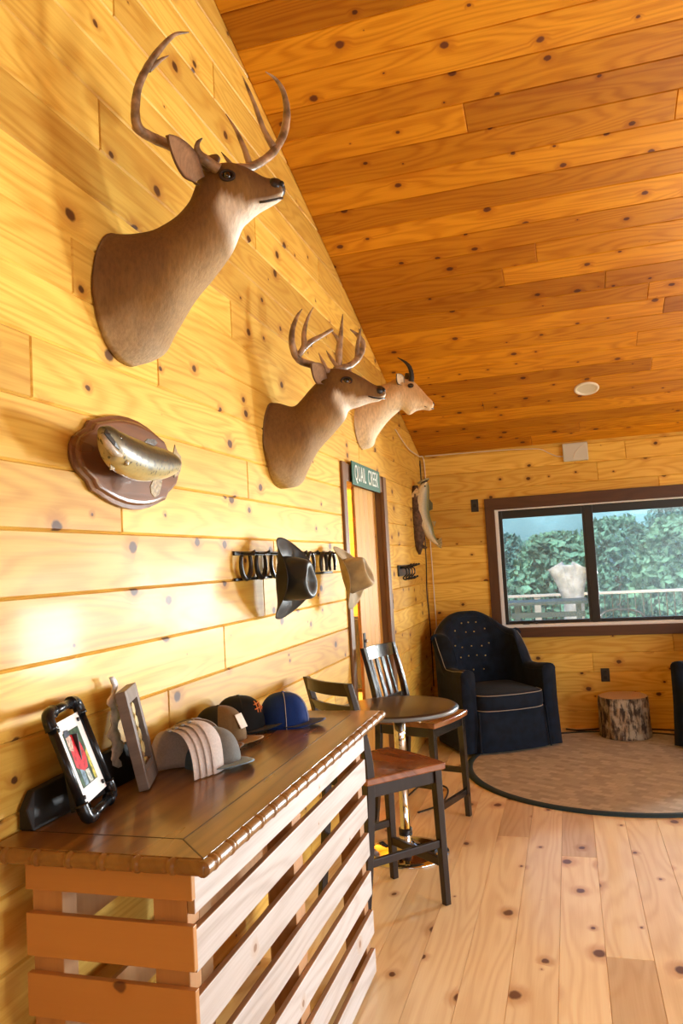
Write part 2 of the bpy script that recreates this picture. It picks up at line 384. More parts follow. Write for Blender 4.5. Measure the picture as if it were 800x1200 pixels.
# right wall and front wall, both outside the frame, with openings added to let fill light in
bm = BM(); boards(bm, lambda u, v, h: V((XR-h, u, v)), YF, YB, rows, [(-1.0, 4.6, .35, 2.35)], None, 9, lim)
for a in ((YF, -1.0, 0, 4.0), (4.6, YB, 0, 2.7), (-1.0, 4.6, 0, .35), (-1.0, 4.6, 2.35, 3.2)): box(bm, XR+.0072, XR+.15, a[0], a[1], a[2], a[3])
extr(bm, [(XR+.0072, 7.3, 2.6), (XR+.0072, RIDGE, zc(RIDGE)+.1), (XR+.0072, YF, zc(YF)+.1), (XR+.0072, YF, 3.1)], (.14, 0, 0))
setobj('wall_right', bm, M_wall)
bm = BM(); boards(bm, lambda u, v, h: V((u, YF+h, v)), 0, XR, [-.008+ROW*k for k in range(25)], [(2.8, 5.6, 2.4, 3.8)], None, 11)
for a in ((0, 2.8, 0, 4.2), (5.6, XR, 0, 4.2), (2.8, 5.6, 0, 2.4), (2.8, 5.6, 3.8, 4.2)): box(bm, a[0], a[1], YF-.15, YF-.0072, a[2], a[3])
setobj('wall_front', bm, M_wall)
# floor
bm = BM(); fr = [-.065+.1783*k for k in range(0, 36)]
boards(bm, lambda u, v, h: V((v, u, h*.6)), YF, YB+.02, fr, (), {5: [6.0], 7: [4.32]}, 21, gap=.0016)
box(bm, -.3, XR+.1, YF, YB+.1, -.12, -.0032)
setobj('floor', bm, M_floor)
# ceiling: two slopes
bm = BM(); L = math.hypot(1, SL)
crow = [0.0]; y = YB
ys_ = [YB+.02, 7.24]
while ys_[-1] > RIDGE: ys_.append(ys_[-1]-.1745)
ys_[-1] = RIDGE; ys_ = ys_[::-1]
CJ = {}
for jx, jy in ((1.056, 4.975), (1.695, 5.148), (1.97, 5.328), (2.082, 5.665), (1.928, 6.011), (2.053, 6.353), (2.007, 4.095)):
    k = max(i for i in range(len(ys_)-1) if ys_[i] <= jy); CJ[k] = [jx]
nrm = V((0, -SL, -1)).normalized()
boards(bm, lambda u, v, h: V((u, v, ZB+SL*(YB-v))) + nrm*h, -.0, XR, ys_, (), CJ, 31, lmin=2.2, lmax=4.2, gap=.0045, depth=.0055)
nr2 = V((0, SL, -1)).normalized()
boards(bm, lambda u, v, h: V((u, v, zc(RIDGE)-SL*(RIDGE-v))) + nr2*h, 0, XR, [YF+.2*k for k in range(21)], (), None, 32)
for ya, yb in ((YB+.25, RIDGE), (RIDGE, YF-.2)):
    p = [(-.3, ya, (ZB+SL*(YB-ya) if ya > RIDGE else zc(ya))+.006), (-.3, yb, zc(yb)+.006)]
    if ya > RIDGE: p[1] = (-.3, yb, zc(RIDGE)+.006)
    extr(bm, [p[0], p[1], (-.3, p[1][1], p[1][2]+.25), (-.3, p[0][1], p[0][2]+.25)], (XR+.6, 0, 0))
setobj('ceiling', bm, M_ceil)

# window: trim, white liner, black sashes, glass
def frame4(bm, x0, x1, z0, z1, w, ya, yb, wb=None, wt=None):
    wb = w if wb is None else wb; wt = w if wt is None else wt
    box(bm, x0, x0+w, ya, yb, z0, z1); box(bm, x1-w, x1, ya, yb, z0, z1)
    box(bm, x0+w, x1-w, ya, yb, z1-wt, z1); box(bm, x0+w, x1-w, ya, yb, z0, z0+wb)
bm = BM(); box(bm, .60, .69, YB-.022, YB, .83, 2.14); tr1 = struct('trim_1', bm, M_trim, bevel=.003)
bm = BM(); box(bm, 3.80, 3.89, YB-.022, YB, .83, 2.14); struct('trim_2', bm, M_trim, bevel=.003)
bm = BM(); box(bm, .60, 3.89, YB-.026, YB, 2.045, 2.155); struct('trim_3', bm, M_trim_x, bevel=.003)
bm = BM(); box(bm, .60, 3.89, YB-.03, YB, .835, .925); struct('trim_4', bm, M_trim_x, bevel=.003)
win = bpy.data.objects.new('window_1', None); COL.objects.link(win); win.location = (.69, YB, .925); win['kind'] = 'structure'
win.matrix_world = Matrix.Translation(win.location)
bm = BM(); frame4(bm, .69, 3.80, .925, 2.045, .028, YB+.004, YB+.17, wb=.028, wt=.012); obj('window_liner', bm, M_white, win, bevel=.002, world_space=True)
for a, b in ((.718, 1.515), (1.545, 2.93), (2.96, 3.772)):
    bm = BM(); frame4(bm, a, b, .953, 2.033, .034, YB+.06, YB+.11, wb=.03, wt=.075); obj('sash', bm, M_sash, win, bevel=.003, world_space=True)
    bm = BM(); box(bm, a+.034, b-.034, YB+.083, YB+.087, .983, 1.958); obj('pane', bm, M_glass, win, world_space=True)
for a, b in ((.752, 1.481),):
    pass
bm = BM(); box(bm, .752, 3.738, YB+.125, YB+.126, .983, 1.958); obj('insect_screen', bm, M_screen, win, world_space=True)
for x in (1.53, 2.945):
    bm = BM(); box(bm, x-.02, x+.02, YB+.05, YB+.12, .953, 2.033); obj('mullion', bm, M_sash, win, world_space=True)
bm = BM()   # crank handle on the bottom liner
box(bm, .88, .94, YB+.0, YB+.03, .953, .965); tube(bm, [(.93, YB+.01, .96), (.97, YB-.01, .972), (1.0, YB-.015, .965)], .006, 6); ball(bm, (1.005, YB-.015, .965), .010)
obj('crank_handle', bm, M_black, win, world_space=True, smooth=True)
bm = BM(); box(bm, 2.2, 2.36, YB+.02, YB+.05, .953, .968); obj('sash_lock', bm, M_black, win, world_space=True)
d2o = bpy.data.objects.new('door_2', None); COL.objects.link(d2o); d2o['kind'] = 'structure'
for a, b in ((3.95, 4.86), (4.84, 5.75)):
    bm = BM(); frame4(bm, a, b, .04, 2.1, .06, YB+.05, YB+.10); obj('glass_door_sash', bm, M_sash, d2o, bevel=.003)
    bm = BM(); box(bm, a+.06, b-.06, YB+.073, YB+.077, .10, 2.04); obj('pane', bm, M_glass, d2o)
for nm, axis in (('fill_opening_right', 0), ('fill_opening_front', 1)):  # frames for the unseen wall openings added for the fill lamps
    w2 = bpy.data.objects.new(nm, None); COL.objects.link(w2); w2['kind'] = 'structure'
    bm = BM()
    if axis == 0:
        for y0, y1 in ((-1.0, 1.8), (1.8, 4.6)):
            box(bm, XR+.03, XR+.09, y0, y0+.06, .35, 2.35); box(bm, XR+.03, XR+.09, y1-.06, y1, .35, 2.35)
            box(bm, XR+.03, XR+.09, y0, y1, .35, .41); box(bm, XR+.03, XR+.09, y0, y1, 2.29, 2.35)
    else: frame4(bm, 2.8, 5.6, 2.4, 3.8, .06, YF-.1, YF-.03)
    obj('fill_opening_frame', bm, M_sash, w2)

# doorway: jambs, casing, sliding pine door, the next room
bm = BM(); box(bm, -.14, .0, DY0-.02, DY0, 0, DZ+.02); box(bm, -.14, 0, DY1, DY1+.02, 0, DZ+.02); box(bm, -.14, 0, DY0, DY1, DZ, DZ+.02)
struct('door_1_jamb', bm, M_doortrim); bpy.data.objects['door_1_jamb'].name = 'trim_5'
bm = BM(); box(bm, 0, .018, 4.585, 4.665, 0, 2.255); struct('trim_6', bm, M_doortrim, bevel=.004)
bm = BM(); box(bm, 0, .028, 5.65, 5.75, 0, 2.255); struct('trim_7', bm, M_doortrim, bevel=.004)
bm = BM(); box(bm, 0, .017, 4.665, 5.65, 2.135, 2.25); struct('trim_8', bm, M_doortrim_y, bevel=.004)
d1 = bpy.data.objects.new('door_1', None); COL.objects.link(d1); d1['kind'] = 'structure'; d1.location = (-.07, 5.3, 0); d1.matrix_world = Matrix.Translation((-.07, 5.3, 0))
for k in range(5):
    bm = BM(); a = 5.065+k*.119; box(bm, -.068, -.045, a, a+.117, .01, DZ-.005); obj('door_board', bm, M_door, d1, bevel=.004, world_space=True)
bm = BM(); box(bm, -.047, -.039, 5.085, 5.135, 1.02, 1.13); obj('door_latch', bm, M_black, d1, bevel=.003, world_space=True)
bm = BM(); ball(bm, (-.03, 5.11, 1.075), .012); obj('latch_knob', bm, M_steel, bpy.data.objects['door_latch'], world_space=False, smooth=True)
bpy.data.objects['latch_knob'].location = (.07-.0, -5.3, 0)
M_yroom = wood('next_room_pine', (.9, .60, .14), (.8, .45, .08), kr=.1, knots=.3, rough=.5)
bm = BM(); boards(bm, lambda u, v, h: V((-2.4+h, u, v)), 3.0, 11.0, rows[:17], (), None, 41); box(bm, -2.5, -2.4075, 3.0, 11.0, 0, 2.75)
setobj('wall_next_room_left', bm, M_yroom)
bm = BM(); boards(bm, lambda u, v, h: V((u, 11.0-h, v)), -2.4, -.14, rows[:17], (), None, 42); box(bm, -2.5, -.14, 11.0075, 11.1, 0, 2.75)
setobj('wall_next_room_back', bm, M_yroom)
bm = BM(); box(bm, -2.5, -.14, 3.0, 11.1, -.12, 0); setobj('floor_next_room', bm, M_floor)
bm = BM(); box(bm, -2.5, -.145, 3.0, 11.1, 2.72, 2.8); setobj('ceiling_next_room', bm, M_yroom)
bm = BM(); box(bm, -.15, -.143, 7.6, 11.1, 0, 2.75); box(bm, -2.5, -.143, 2.9, 3.0, 0, 2.75); setobj('wall_next_room_right', bm, M_yroom)
area('next_room_lamp', (-1.3, 7.0, 2.65), (-1.3, 9.6, 0.5), .8, .8, 420, (1, .80, .28))

# ------------------------------------------------------------------ recessed light, box, cords, plates
pl = V((1.575, 6.52, zc(6.52)))
t = thing('recessed_light', 'round white recessed light trim set in the sloped pine ceiling', 'ceiling light', pl)
Rm = (-nrm).to_track_quat('Z', 'Y').to_matrix().to_4x4()
bm = BM(); lathe(bm, [(.098, 0), (.1, -.006), (.095, -.012), (.078, -.010), (.075, -.003), (.074, .0)], 40, Rm, cap=False); obj('trim_ring', bm, mat('white_enamel', (.85, .82, .74), .4), t, smooth=True)
bm = BM(); lathe(bm, [(.001, -.001), (.05, -.0012), (.076, -.004)], 32, Rm, cap=False); obj('lens', bm, mat('frosted_lens', (.72, .70, .58), .35), t, smooth=True)
t = thing('wall_box', 'small cream plastic box mounted high on back wall above the window', 'electrical box', (1.465, YB, 2.53))
bm = BM(); box(bm, -.112, .112, -.045, 0, -.085, .082); obj('cover', bm, M_plastic, t, bevel=.008)
bm = BM(); tube(bm, cat([(-.02, -.047, -.06), (.0, -.048, -.01), (.05, -.048, .04), (.09, -.047, .06)], 12), .003, 6); obj('pull_loop', bm, M_whitec, t, smooth=True)
def cord(name, pts, r, m, label, n=40):
    bm = BM(); tube(bm, cat(pts, n), r, 6); o = obj(name, bm, m, smooth=True); tag(o, label, 'cord'); return o
cord('thin_cord', [(1.35, 7.405, 2.50), (1.30, 7.40, 2.505), (1.23, 7.40, 2.54), (1.15, 7.40, 2.585), (1.0, 7.40, 2.60), (.8, 7.40, 2.61), (.45, 7.40, 2.615), (.06, 7.40, 2.62)], .004, M_whitec, 'thin pale cord running along top of back wall to cream box')
cord('corner_cord', [(.010, 6.3, 2.72), (.02, 6.75, 2.62), (.03, 7.2, 2.60), (.045, 7.39, 2.58), (.05, 7.395, 2.2), (.06, 7.395, 1.7), (.065, 7.395, 1.2), (.07, 7.395, .6), (.07, 7.39, .03)], .005, M_whitec, 'white cord hanging down in the corner of the room', 60)
cord('dark_corner_cable', [(.010, 7.38, 2.58), (.010, 7.38, 2.0), (.012, 7.37, 1.6), (.012, 7.30, 1.3), (.014, 7.36, .9), (.014, 7.35, .4)], .0055, M_black, 'black cable hanging down the left wall beside the corner')
cord('floor_cable', [(1.20, 7.32, .012), (1.3, 7.27, .012), (1.42, 7.31, .012), (1.6, 7.36, .012), (1.9, 7.34, .012), (2.2, 7.28, .012), (2.5, 7.22, .012)], .008, M_black, 'black cable lying along the foot of the back wall behind stump')
cord('stool_cable', [(.30, 4.9, .008), (.42, 5.1, .008), (.40, 5.45, .008), (.22, 5.5, .008), (.15, 5.2, .008), (.06, 5.6, .008), (.05, 6.2, .008)], .006, M_black, 'thin black cable looping on the floor behind the bar stools')
def plate(name, label, cat_, M, w, h, slots):
    t = thing(name, label, cat_, (0, 0, 0)); t.matrix_world = M
    t.location = M.translation; t.rotation_euler = M.to_euler()
    bm = BM(); box(bm, -w/2, w/2, -.006, 0, -h/2, h/2); obj('cover_plate', bm, M_black, t, bevel=.002)
    for z in slots:
        bm = BM(); box(bm, -.014, .014, -.010, -.005, z-.014, z+.014); obj('rocker', bm, mat('black_plastic', (.02, .02, .022), .25), t, bevel=.003)
back = lambda x, z: Matrix.Translation((x, YB, z))
left = lambda y, z: Matrix.Translation((0, y, z)) @ Matrix.Rotation(PI/2, 4, 'Z')
plate('wall_outlet', 'black outlet cover low on the back wall above log stump', 'outlet', back(1.577, .478), .075, .12, (-.025, .025))
plate('thermostat', 'small black wall plate left of the window trim', 'wall plate', back(.508, 2.10), .07, .12, (0,))
plate('light_switch', 'narrow black switch plate on the left wall below hook rack', 'light switch', left(5.83, 1.30), .07, .12, (0,))

# ------------------------------------------------------------------ desk: bar top on stacked pallets
t = thing('pallet_bar', 'tall bar counter with stained wood top on whitewashed pallet slats', 'counter', (.28, 2.29, 0))
TX0, TX1, TY0, TY1 = .012, .562, 1.49, 3.10
bm = BM(); box(bm, TX0, TX1-.012, TY0+.012, TY1-.012, .968, 1.0); top = obj('counter_top', bm, M_top, t, bevel=.001, world_space=True)
bm = BM(); box(bm, TX1-.115, TX1-.112, TY0+.115, TY1-.1, .9995, 1.0007); box(bm, TX0, TX1-.112, TY0+.113, TY0+.116, .9995, 1.0007)
box(bm, 0, 0.003, 0, .145, 0, .0007, Matrix.Translation((TX1-.114, TY0+.115, 1.0)) @ Matrix.Rotation(math.radians(-135), 4, 'Z'))
obj('inlay_line', bm, mat('inlay_dark', (.03, .012, .005), .4), top, world_space=False); bpy.data.objects['inlay_line'].location = (-.28, -2.29, 0)
def bamboo(bm, a, b, r=.017):
    a, b = V(a), V(b); n = max(2, int((b-a).length/.003)); pts = []; rr = []
    for i in range(n+1):
        s = i/n*(b-a).length; k = s % .085; e = .0022*math.exp(-((k-.0425)/.005)**2) - .0022*math.exp(-((k-.0525)/.003)**2) - .0022*math.exp(-((k-.0325)/.003)**2)
        pts.append(a+(b-a)*i/n); rr.append(r+e)
    tube(bm, pts, rr, 14)
for a, b in (((TX1-.010, TY0, .9815), (TX1-.010, TY1, .9815)), ((TX0, TY0+.010, .9815), (TX1-.006, TY0+.010, .9815)), ((TX0, TY1-.010, .9815), (TX1-.006, TY1-.010, .9815))):
    bm = BM(); bamboo(bm, a, b); obj('bamboo_moulding', bm, M_bamboo, t, smooth=True, world_space=True)
tops = (.955, .830, .690, .546, .400, .252, .108)
for z in tops:
    hh = .093 if z != .955 else .096
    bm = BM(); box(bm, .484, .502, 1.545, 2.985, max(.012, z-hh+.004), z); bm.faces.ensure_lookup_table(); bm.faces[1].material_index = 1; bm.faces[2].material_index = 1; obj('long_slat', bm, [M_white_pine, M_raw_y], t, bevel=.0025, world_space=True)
for z in (.965, .845, .712, .575, .44, .305, .17):
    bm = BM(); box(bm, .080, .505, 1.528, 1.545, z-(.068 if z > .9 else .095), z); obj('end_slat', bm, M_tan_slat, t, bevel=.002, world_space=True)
for x0, x1 in ((.085, .165), (.40, .483)):
    for y0, y1 in ((1.546, 1.60), (2.2, 2.28), (2.93, 2.985)):
        bm = BM(); box(bm, x0, x1, y0, y1, .002, .966); obj('post', bm, M_raw_pine, t, bevel=.002, world_space=True)
for z in (.83, .54, .25):
    bm = BM(); box(bm, .085, .10, 1.60, 2.985, z-.09, z); obj('rear_slat', bm, M_raw_pine, t, bevel=.002, world_space=True)

# ------------------------------------------------------------------ stools
def stool(name, label, loc, rz, frame, kind):
    t = thing(name, label, 'bar stool', (loc[0], loc[1], 0), (0, 0, rz), None)
    W, D, H = .45, .44, .65
    # seat: gently scooped slab
    bm = BM(); n = 18; gr = {}
    for lay, zz in ((0, H), (1, H-.032)):
        for i in range(n+1):
            for j in range(n+1):
                x = (i/n-.5)*W*(1-.10*(1-j/n)); y = (j/n-.5)*D + .018*(1-(2*i/n-1)**2)*(j/n)
                dip = .012*(1-(2*i/n-1)**2)*math.sin(PI*min(1, (1-j/n)*1.15)) if lay == 0 else 0
                gr[lay, i, j] = bm.verts.new((x, y, zz-dip))
    for i in range(n):
        for j in range(n):
            bm.faces.new((gr[0, i, j], gr[0, i+1, j], gr[0, i+1, j+1], gr[0, i, j+1])); bm.faces.new((gr[1, i, j+1], gr[1, i+1, j+1], gr[1, i+1, j], gr[1, i, j]))
    for i in range(n):
        bm.faces.new((gr[0, i+1, 0], gr[0, i, 0], gr[1, i, 0], gr[1, i+1, 0])); bm.faces.new((gr[0, i, n], gr[0, i+1, n], gr[1, i+1, n], gr[1, i, n]))
        bm.faces.new((gr[0, 0, i], gr[0, 0, i+1], gr[1, 0, i+1], gr[1, 0, i])); bm.faces.new((gr[0, n, i+1], gr[0, n, i], gr[1, n, i], gr[1, n, i+1]))
    obj('seat', bm, M_seat, t, bevel=.006, smooth=False)
    for sx in (-1, 1):
        bm = BM(); beam(bm, (sx*.192, .185, H-.033), (sx*.200, .195, 0), .04, .04, V((0, 1, 0)), .032, .032); obj('leg', bm, frame, t, bevel=.003)
        bm = BM()   # rear leg runs on into the back post
        pts = [(.0, -.255, .032), (.30, -.215, .036), (.62, -.19, .042), (.80, -.205, .038), (1.075, -.275, .028)]
        r = []
        for z, y, w in cat([(a, b, c) for a, b, c in pts], 22):
            r.append([V((sx*.178-.016, y-w/2, z)), V((sx*.178+.016, y-w/2, z)), V((sx*.178+.016, y+w/2, z)), V((sx*.178-.016, y+w/2, z))])
        loft(bm, r); obj('leg', bm, frame, t, bevel=.003)
        bm = BM(); beam(bm, (sx*.195, .175, .28), (sx*.180, -.205, .28), .022, .034); obj('side_rung', bm, frame, t, bevel=.003)
        bm = BM(); beam(bm, (sx*.19, .17, H-.062), (sx*.175, -.18, H-.062), .02, .058); obj('apron', bm, frame, t, bevel=.002)
    for y, w in ((.188, .37), (-.19, .33)):
        bm = BM(); box(bm, -w/2, w/2, y-.01, y+.01, H-.092, H-.033); obj('apron', bm, frame, t, bevel=.002)
    zr = .13 if kind == 'slat' else .17
    bm = BM(); box(bm, -.19, .19, .180, .202, zr, zr+.04); obj('front_rung', bm, frame, t, bevel=.003)
    bm = BM(); box(bm, -.17, .17, -.236, -.216, .30, .335); obj('rear_rung', bm, frame, t, bevel=.003)
    def rail(z0, z1, bow):
        bm = BM(); r = []
        for i in range(17):
            f = i/16; x = (f-.5)*.342; b = bow*(1-(2*f-1)**2)
            def yy(z): return -.205-.07*sstep(.8, 1.075, z)-b
            r.append([V((x, yy(z0)-.009, z0)), V((x, yy(z0)+.009, z0)), V((x, yy(z1)+.009, z1)), V((x, yy(z1)-.009, z1))])
        loft(bm, r); obj('back_rail', bm, frame, t, bevel=.003)
    if kind == 'ladder':
        rail(1.015, 1.075, .03); rail(.925, .972, .03); rail(.83, .875, .03)
    else:
        rail(.995, 1.075, .02); rail(.72, .76, .012)
        for x in (-.10, -.035, .035, .10):
            bm = BM(); beam(bm, (x, -.213, .76), (x, -.272, .995), .034 if abs(x) < .05 else .022, .012, V((0, 1, 0))); obj('back_slat', bm, frame, t, bevel=.002)
    return t
stool('bar_stool', 'dark ladder-back bar stool with brown wood seat beside the counter', (.395, 3.63), math.radians(-40), M_espresso, 'ladder')
stool('bar_stool', 'black slat-back bar stool with brown seat behind round pub table', (.375, 4.77), math.radians(-108), M_blackwood, 'slat')

# ------------------------------------------------------------------ pub table
t = thing('pub_table', 'round dark-topped pub table on chrome column and disc base', 'table', (.362, 4.247, 0))
bm = BM(); lathe(bm, [(.001, .802), (.31, .802), (.322, .800), (.330, .792), (.330, .780), (.322, .772), (.001, .770)], 64); obj('tabletop', bm, M_tabletop, t, smooth=True)
bm = BM(); lathe(bm, [(.3305, .794), (.333, .790), (.333, .780), (.3305, .776)], 64, cap=False); obj('edge_band', bm, mat('grey_edge_band', (.20, .22, .23), .3), t, smooth=True)
bm = BM(); lathe(bm, [(.001, 0), (.232, 0), (.235, .004), (.232, .010), (.19, .018), (.11, .028), (.06, .042), (.045, .055), (.001, .055)], 64); obj('base', bm, M_chrome, t, smooth=True)
bm = BM(); lathe(bm, [(.034, .05), (.034, .11), (.026, .115), (.026, .50), (.033, .505), (.033, .765)], 32); obj('column', bm, M_chrome, t, smooth=True)
bm = BM(); lathe(bm, [(.037, .10), (.037, .135)], 32); obj('rubber_collar', bm, M_black, t, smooth=True)
bm = BM(); box(bm, -.1, .1, -.1, .1, .758, .770); obj('mounting_plate', bm, M_black, t, bevel=.003)
bm = BM(); tube(bm, [(.03, 0, .74), (.09, -.03, .735), (.13, -.05, .72)], [.004, .004, .007], 8); obj('height_lever', bm, M_chrome, t, smooth=True)

# ------------------------------------------------------------------ armchairs
def armchair(loc, rz, label):
    t = thing('armchair', label, 'armchair', loc, (0, 0, rz), 'navy tufted armchairs by the window')
    def plan(s, ax, by, yc, front):
        # s in 0..1 from left front round the back to right front
        La = yc-front; q = by*1.25; tot = 2*La+2*q
        d = s*tot
        if d < La: return V((-ax, front+d, 0))
        if d > tot-La: return V((ax, front+(tot-d), 0))
        a = PI*(1-(d-La)/(2*q)); e = 2/2.5
        return V((math.copysign(abs(math.cos(a))**e, math.cos(a))*ax, yc+by*abs(math.sin(a))**e, 0))
    def hh(s):
        s = 1-abs(2*s-1)
        return .66+.02*(1-sstep(.0, .3, s)) + .27*sstep(.40, .62, s) + .17*sstep(.64, .98, s)
    btn = [(sx*a, z) for z, row in ((1.00, (0, .085)), (.93, (.045, .145)), (.80, (0, .09)), (.80, (.17,)), (.68, (.045, .13)), (.57, (0, .09))) for a in row for sx in ((1,) if a == 0 else (-1, 1))]
    bm = BM(); N = 96; rings = []
    for i in range(N+1):
        s = i/N; o = plan(s, .425, .36, .06, -.38); q = plan(s, .305, .245, .06, -.38); h = hh(s)
        bk = sstep(.35, .75, 1-abs(2*s-1)); mid = (o+q)/2; th = (o-q).length/2; nd = (o-q).normalized()
        lean = lambda z: V((0, .10*bk*max(0, z-.45), 0))
        pr = []
        for z in (.014, .15, .30, .40, .5, .6):
            if z < h-.08: pr.append(o*(1+.03*(1-min(1, z/.35)))+lean(z)+V((0, 0, z))+nd*.0)
            else: pr.append(o+lean(h-.08)+V((0, 0, h-.08)))
        pr.append(o+lean(h-.06)+V((0, 0, h-.055)))
        roll = .003+.025*bk
        for a in range(0, 9):
            an = PI*a/8; pr.append(mid+nd*math.cos(an)*(th+roll*max(0, math.cos(an)))+lean(h)+V((0, 0, h-.05+.05*math.sin(an))))
        for k in range(1, 17):
            z = (h-.06)*(1-k/16)+.36*k/16
            p = q+lean(z)+V((0, 0, z)); puff = .022*bk*math.sin(PI*k/16)**.5
            p = p - nd*puff
            if bk > .2:
                for bx, bz in btn:
                    dd = math.hypot(p.x-bx, z-bz); p = p + nd*.034*math.exp(-(dd/.032)**2)*bk
            pr.append(p)
        pr.append(q+V((0, 0, .014)))
        rings.append(pr)
    loft(bm, rings, closed=False)
    for e in (0, -1):
        bm.verts.ensure_lookup_table(); n = len(rings[0]); st = 0 if e == 0 else N*n
        bm.faces.new([bm.verts[st+k] for k in range(n)])
    shell = obj('back_and_arms', bm, M_navy, t, smooth=True)
    for bx, bz in btn:
        best = min(((abs(r[k].x-bx)+abs(r[k].z-bz), r[k]) for r in rings[N//4:3*N//4] for k in range(16, len(r)-1)), key=lambda e: e[0])[1]
        bm = BM(); ball(bm, best+V((0, -.006, 0)), .0075, (1, .5, 1), seg=10); obj('tuft_button', bm, M_brass, shell, smooth=True)
    for off, nm in ((15, 'inner_piping'), (9, 'outer_piping')):
        bm = BM(); tube(bm, [r[off]+V((0, 0, .002)) + (V((0, -.004, 0))) for r in rings], .0032, 6); obj(nm, bm, M_piping if off == 9 else M_navy, t, smooth=True)
    # seat cushion, bowed front
    def rb(bm, w, y0, y1, z0, z1, r, bow=0.0, flare=0.0):
        rings2 = []
        for z, ins in [(z0, r), (z0+r*.3, r*.3), (z0+r, 0), (z1-r, 0), (z1-r*.3, r*.3), (z1, r)]:
            pts = []; fl = flare*(1-(z-z0)/(z1-z0))
            for k in range(72):
                a = 2*PI*k/72; e = 2/7
                x = math.copysign(abs(math.cos(a))**e, math.cos(a)); y = math.copysign(abs(math.sin(a))**e, math.sin(a))
                X = x*(w/2-ins+fl); Y = (y0+y1)/2 + y*((y1-y0)/2-ins+fl*.6)
                if y < 0: Y -= bow*(1-x*x)*(-y)
                pts.append(V((X, Y, z)))
            rings2.append(pts)
        loft(bm, rings2); return rings2
    bm = BM(); rg = rb(bm, .62, -.425, .25, .335, .475, .03, .05)
    cu = obj('seat_cushion', bm, M_navy, t, smooth=True)
    for k, z in ((1, .345), (4, .468)):
        bm = BM(); pts = [p*1.0 for p in rg[k]]; pts = [V((p.x*1.01, p.y-.004, p.z)) for p in pts if p.y < -.2]
        pts.sort(key=lambda p: p.x); tube(bm, pts, .0035, 6); obj('cushion_piping', bm, M_piping, cu, smooth=True)
    bm = BM(); rb(bm, .66, -.405, .38, .012, .345, .012, .02, .03); sk = obj('skirt', bm, M_navy, t, smooth=True)
    for sx in (-1, 1):
        bm = BM(); beam(bm, (sx*.300, -.410, .335), (sx*.31, -.430, .016), .010, .012, V((0, 1, 0))); obj('kick_pleat', bm, M_navy, sk)
        bm = BM(); pts = []
        for k in range(40):   # rolled scroll at the top of each wing
            a = k/39*2.6*PI; r = .045*(1-k/39*.75); pts.append(V((sx*(.385+r*math.cos(a)), .16, .88+r*math.sin(a))))
        tube(bm, [p+V((0, .06, 0)) for p in pts], .014, 8); 
        obj('scroll', bm, M_navy, t, smooth=True)
    return t
armchair((.60, 6.83, .014), math.radians(31), 'navy blue button-tufted armchair in the corner left of window')
a2 = armchair((2.62, 6.72, .014), math.radians(-38), 'navy armchair cut off by the right edge of the photo')

# ------------------------------------------------------------------ rug
bm = BM(); lathe(bm, [(.001, .012), (1.10, .012), (1.10, .001)], 128, Matrix.Diagonal((1.0, 1.0, 1, 1)))
t_ = NT('woven_sisal'); tc = t_.n('TexCoord'); 
br = t_.n('TexBrick', {'offset': .5}, Vector=t_.n('Mapping', Vector=tc.outputs['Object'], Rotation=(0, 0, .5)), Scale=7.0, Color1=(.52, .45, .34), Color2=(.27, .23, .17), Mortar=(.36, .31, .23), Brick_Width=.5, Row_Height=.35)
br.inputs['Mortar Size'].default_value = .02
wv = t_.n('TexNoise', Vector=tc.outputs['Object'], Scale=260.0, Detail=3.0)
M_rug = t_.bsdf(t_.mix(t_.math('MULTIPLY', wv.outputs[0], .6), br.outputs[0], (.46, .40, .30)), .9, bump=wv.outputs[0], bs=.6, bd=.003)
rug = thing('round_rug', 'large round brown woven rug with dark teal border on floor', 'rug', (1.60, 6.12, 0))
obj('woven_field', bm, M_rug, rug)
bm = BM(); lathe(bm, [(1.09, .001), (1.09, .014), (1.10, .017), (1.135, .016), (1.145, .008), (1.145, .001)], 128, cap=False); obj('border', bm, mat('dark_teal_binding', (.012, .035, .045), .8), rug, smooth=True)

# ------------------------------------------------------------------ log stump
t = thing('log_stump', 'upright pine log stump with bark used as side table by back wall', 'log', (1.705, 7.09, .014))
bm = BM(); rings = []
NS = 120
for k in range(25):
    z = .335*k/24; r = []
    for i in range(NS):
        a = 2*PI*i/NS; p = V((math.cos(a), math.sin(a), 0))
        f = noise.noise(V((p.x*7, p.y*7, z*2.5)))*.012 + abs(noise.noise(V((p.x*16, p.y*16, z*7))))*-.016 + noise.noise(V((p.x*1.4, p.y*1.4, z)))*.02
        rr = .205 + f + .012*(1-z/.335)
        r.append(V((p.x*rr, p.y*rr, z)))
    rings.append(r)
loft(bm, rings)
tb = NT('bark'); tc = tb.n('TexCoord')
nz = tb.n('TexNoise', Vector=tb.n('Mapping', Vector=tc.outputs['Object'], Scale=(34, 34, 7)), Scale=1.0, Detail=6.0, Roughness=.7)
n2 = tb.n('TexNoise', Vector=tc.outputs['Object'], Scale=14.0, Detail=4.0)
cb = tb.mix(tb.rng(nz.outputs[0], .42, .62), (.06, .04, .028), (.40, .29, .17)); cb = tb.mix(tb.rng(n2.outputs[0], .45, .6), cb, (.45, .38, .27), 'MIX')
cb = tb.mix(tb.rng(nz.outputs[0], .36, .5), (.05, .035, .025), cb)
M_bark = tb.bsdf(cb, .9, bump=nz.outputs[0], bs=1.0, bd=.012)
obj('bark', bm, M_bark, t, smooth=True)
bm = BM(); vs = [bm.verts.new(p+V((0, 0, .002))) for p in rings[-1]]; bm.faces.new(vs)
te = NT('end_grain'); tc = te.n('TexCoord'); wv = te.n('TexWave', {'wave_type': 'RINGS', 'rings_direction': 'Z'}, Vector=tc.outputs['Object'], Scale=30.0, Distortion=2.0, Detail=3.0)
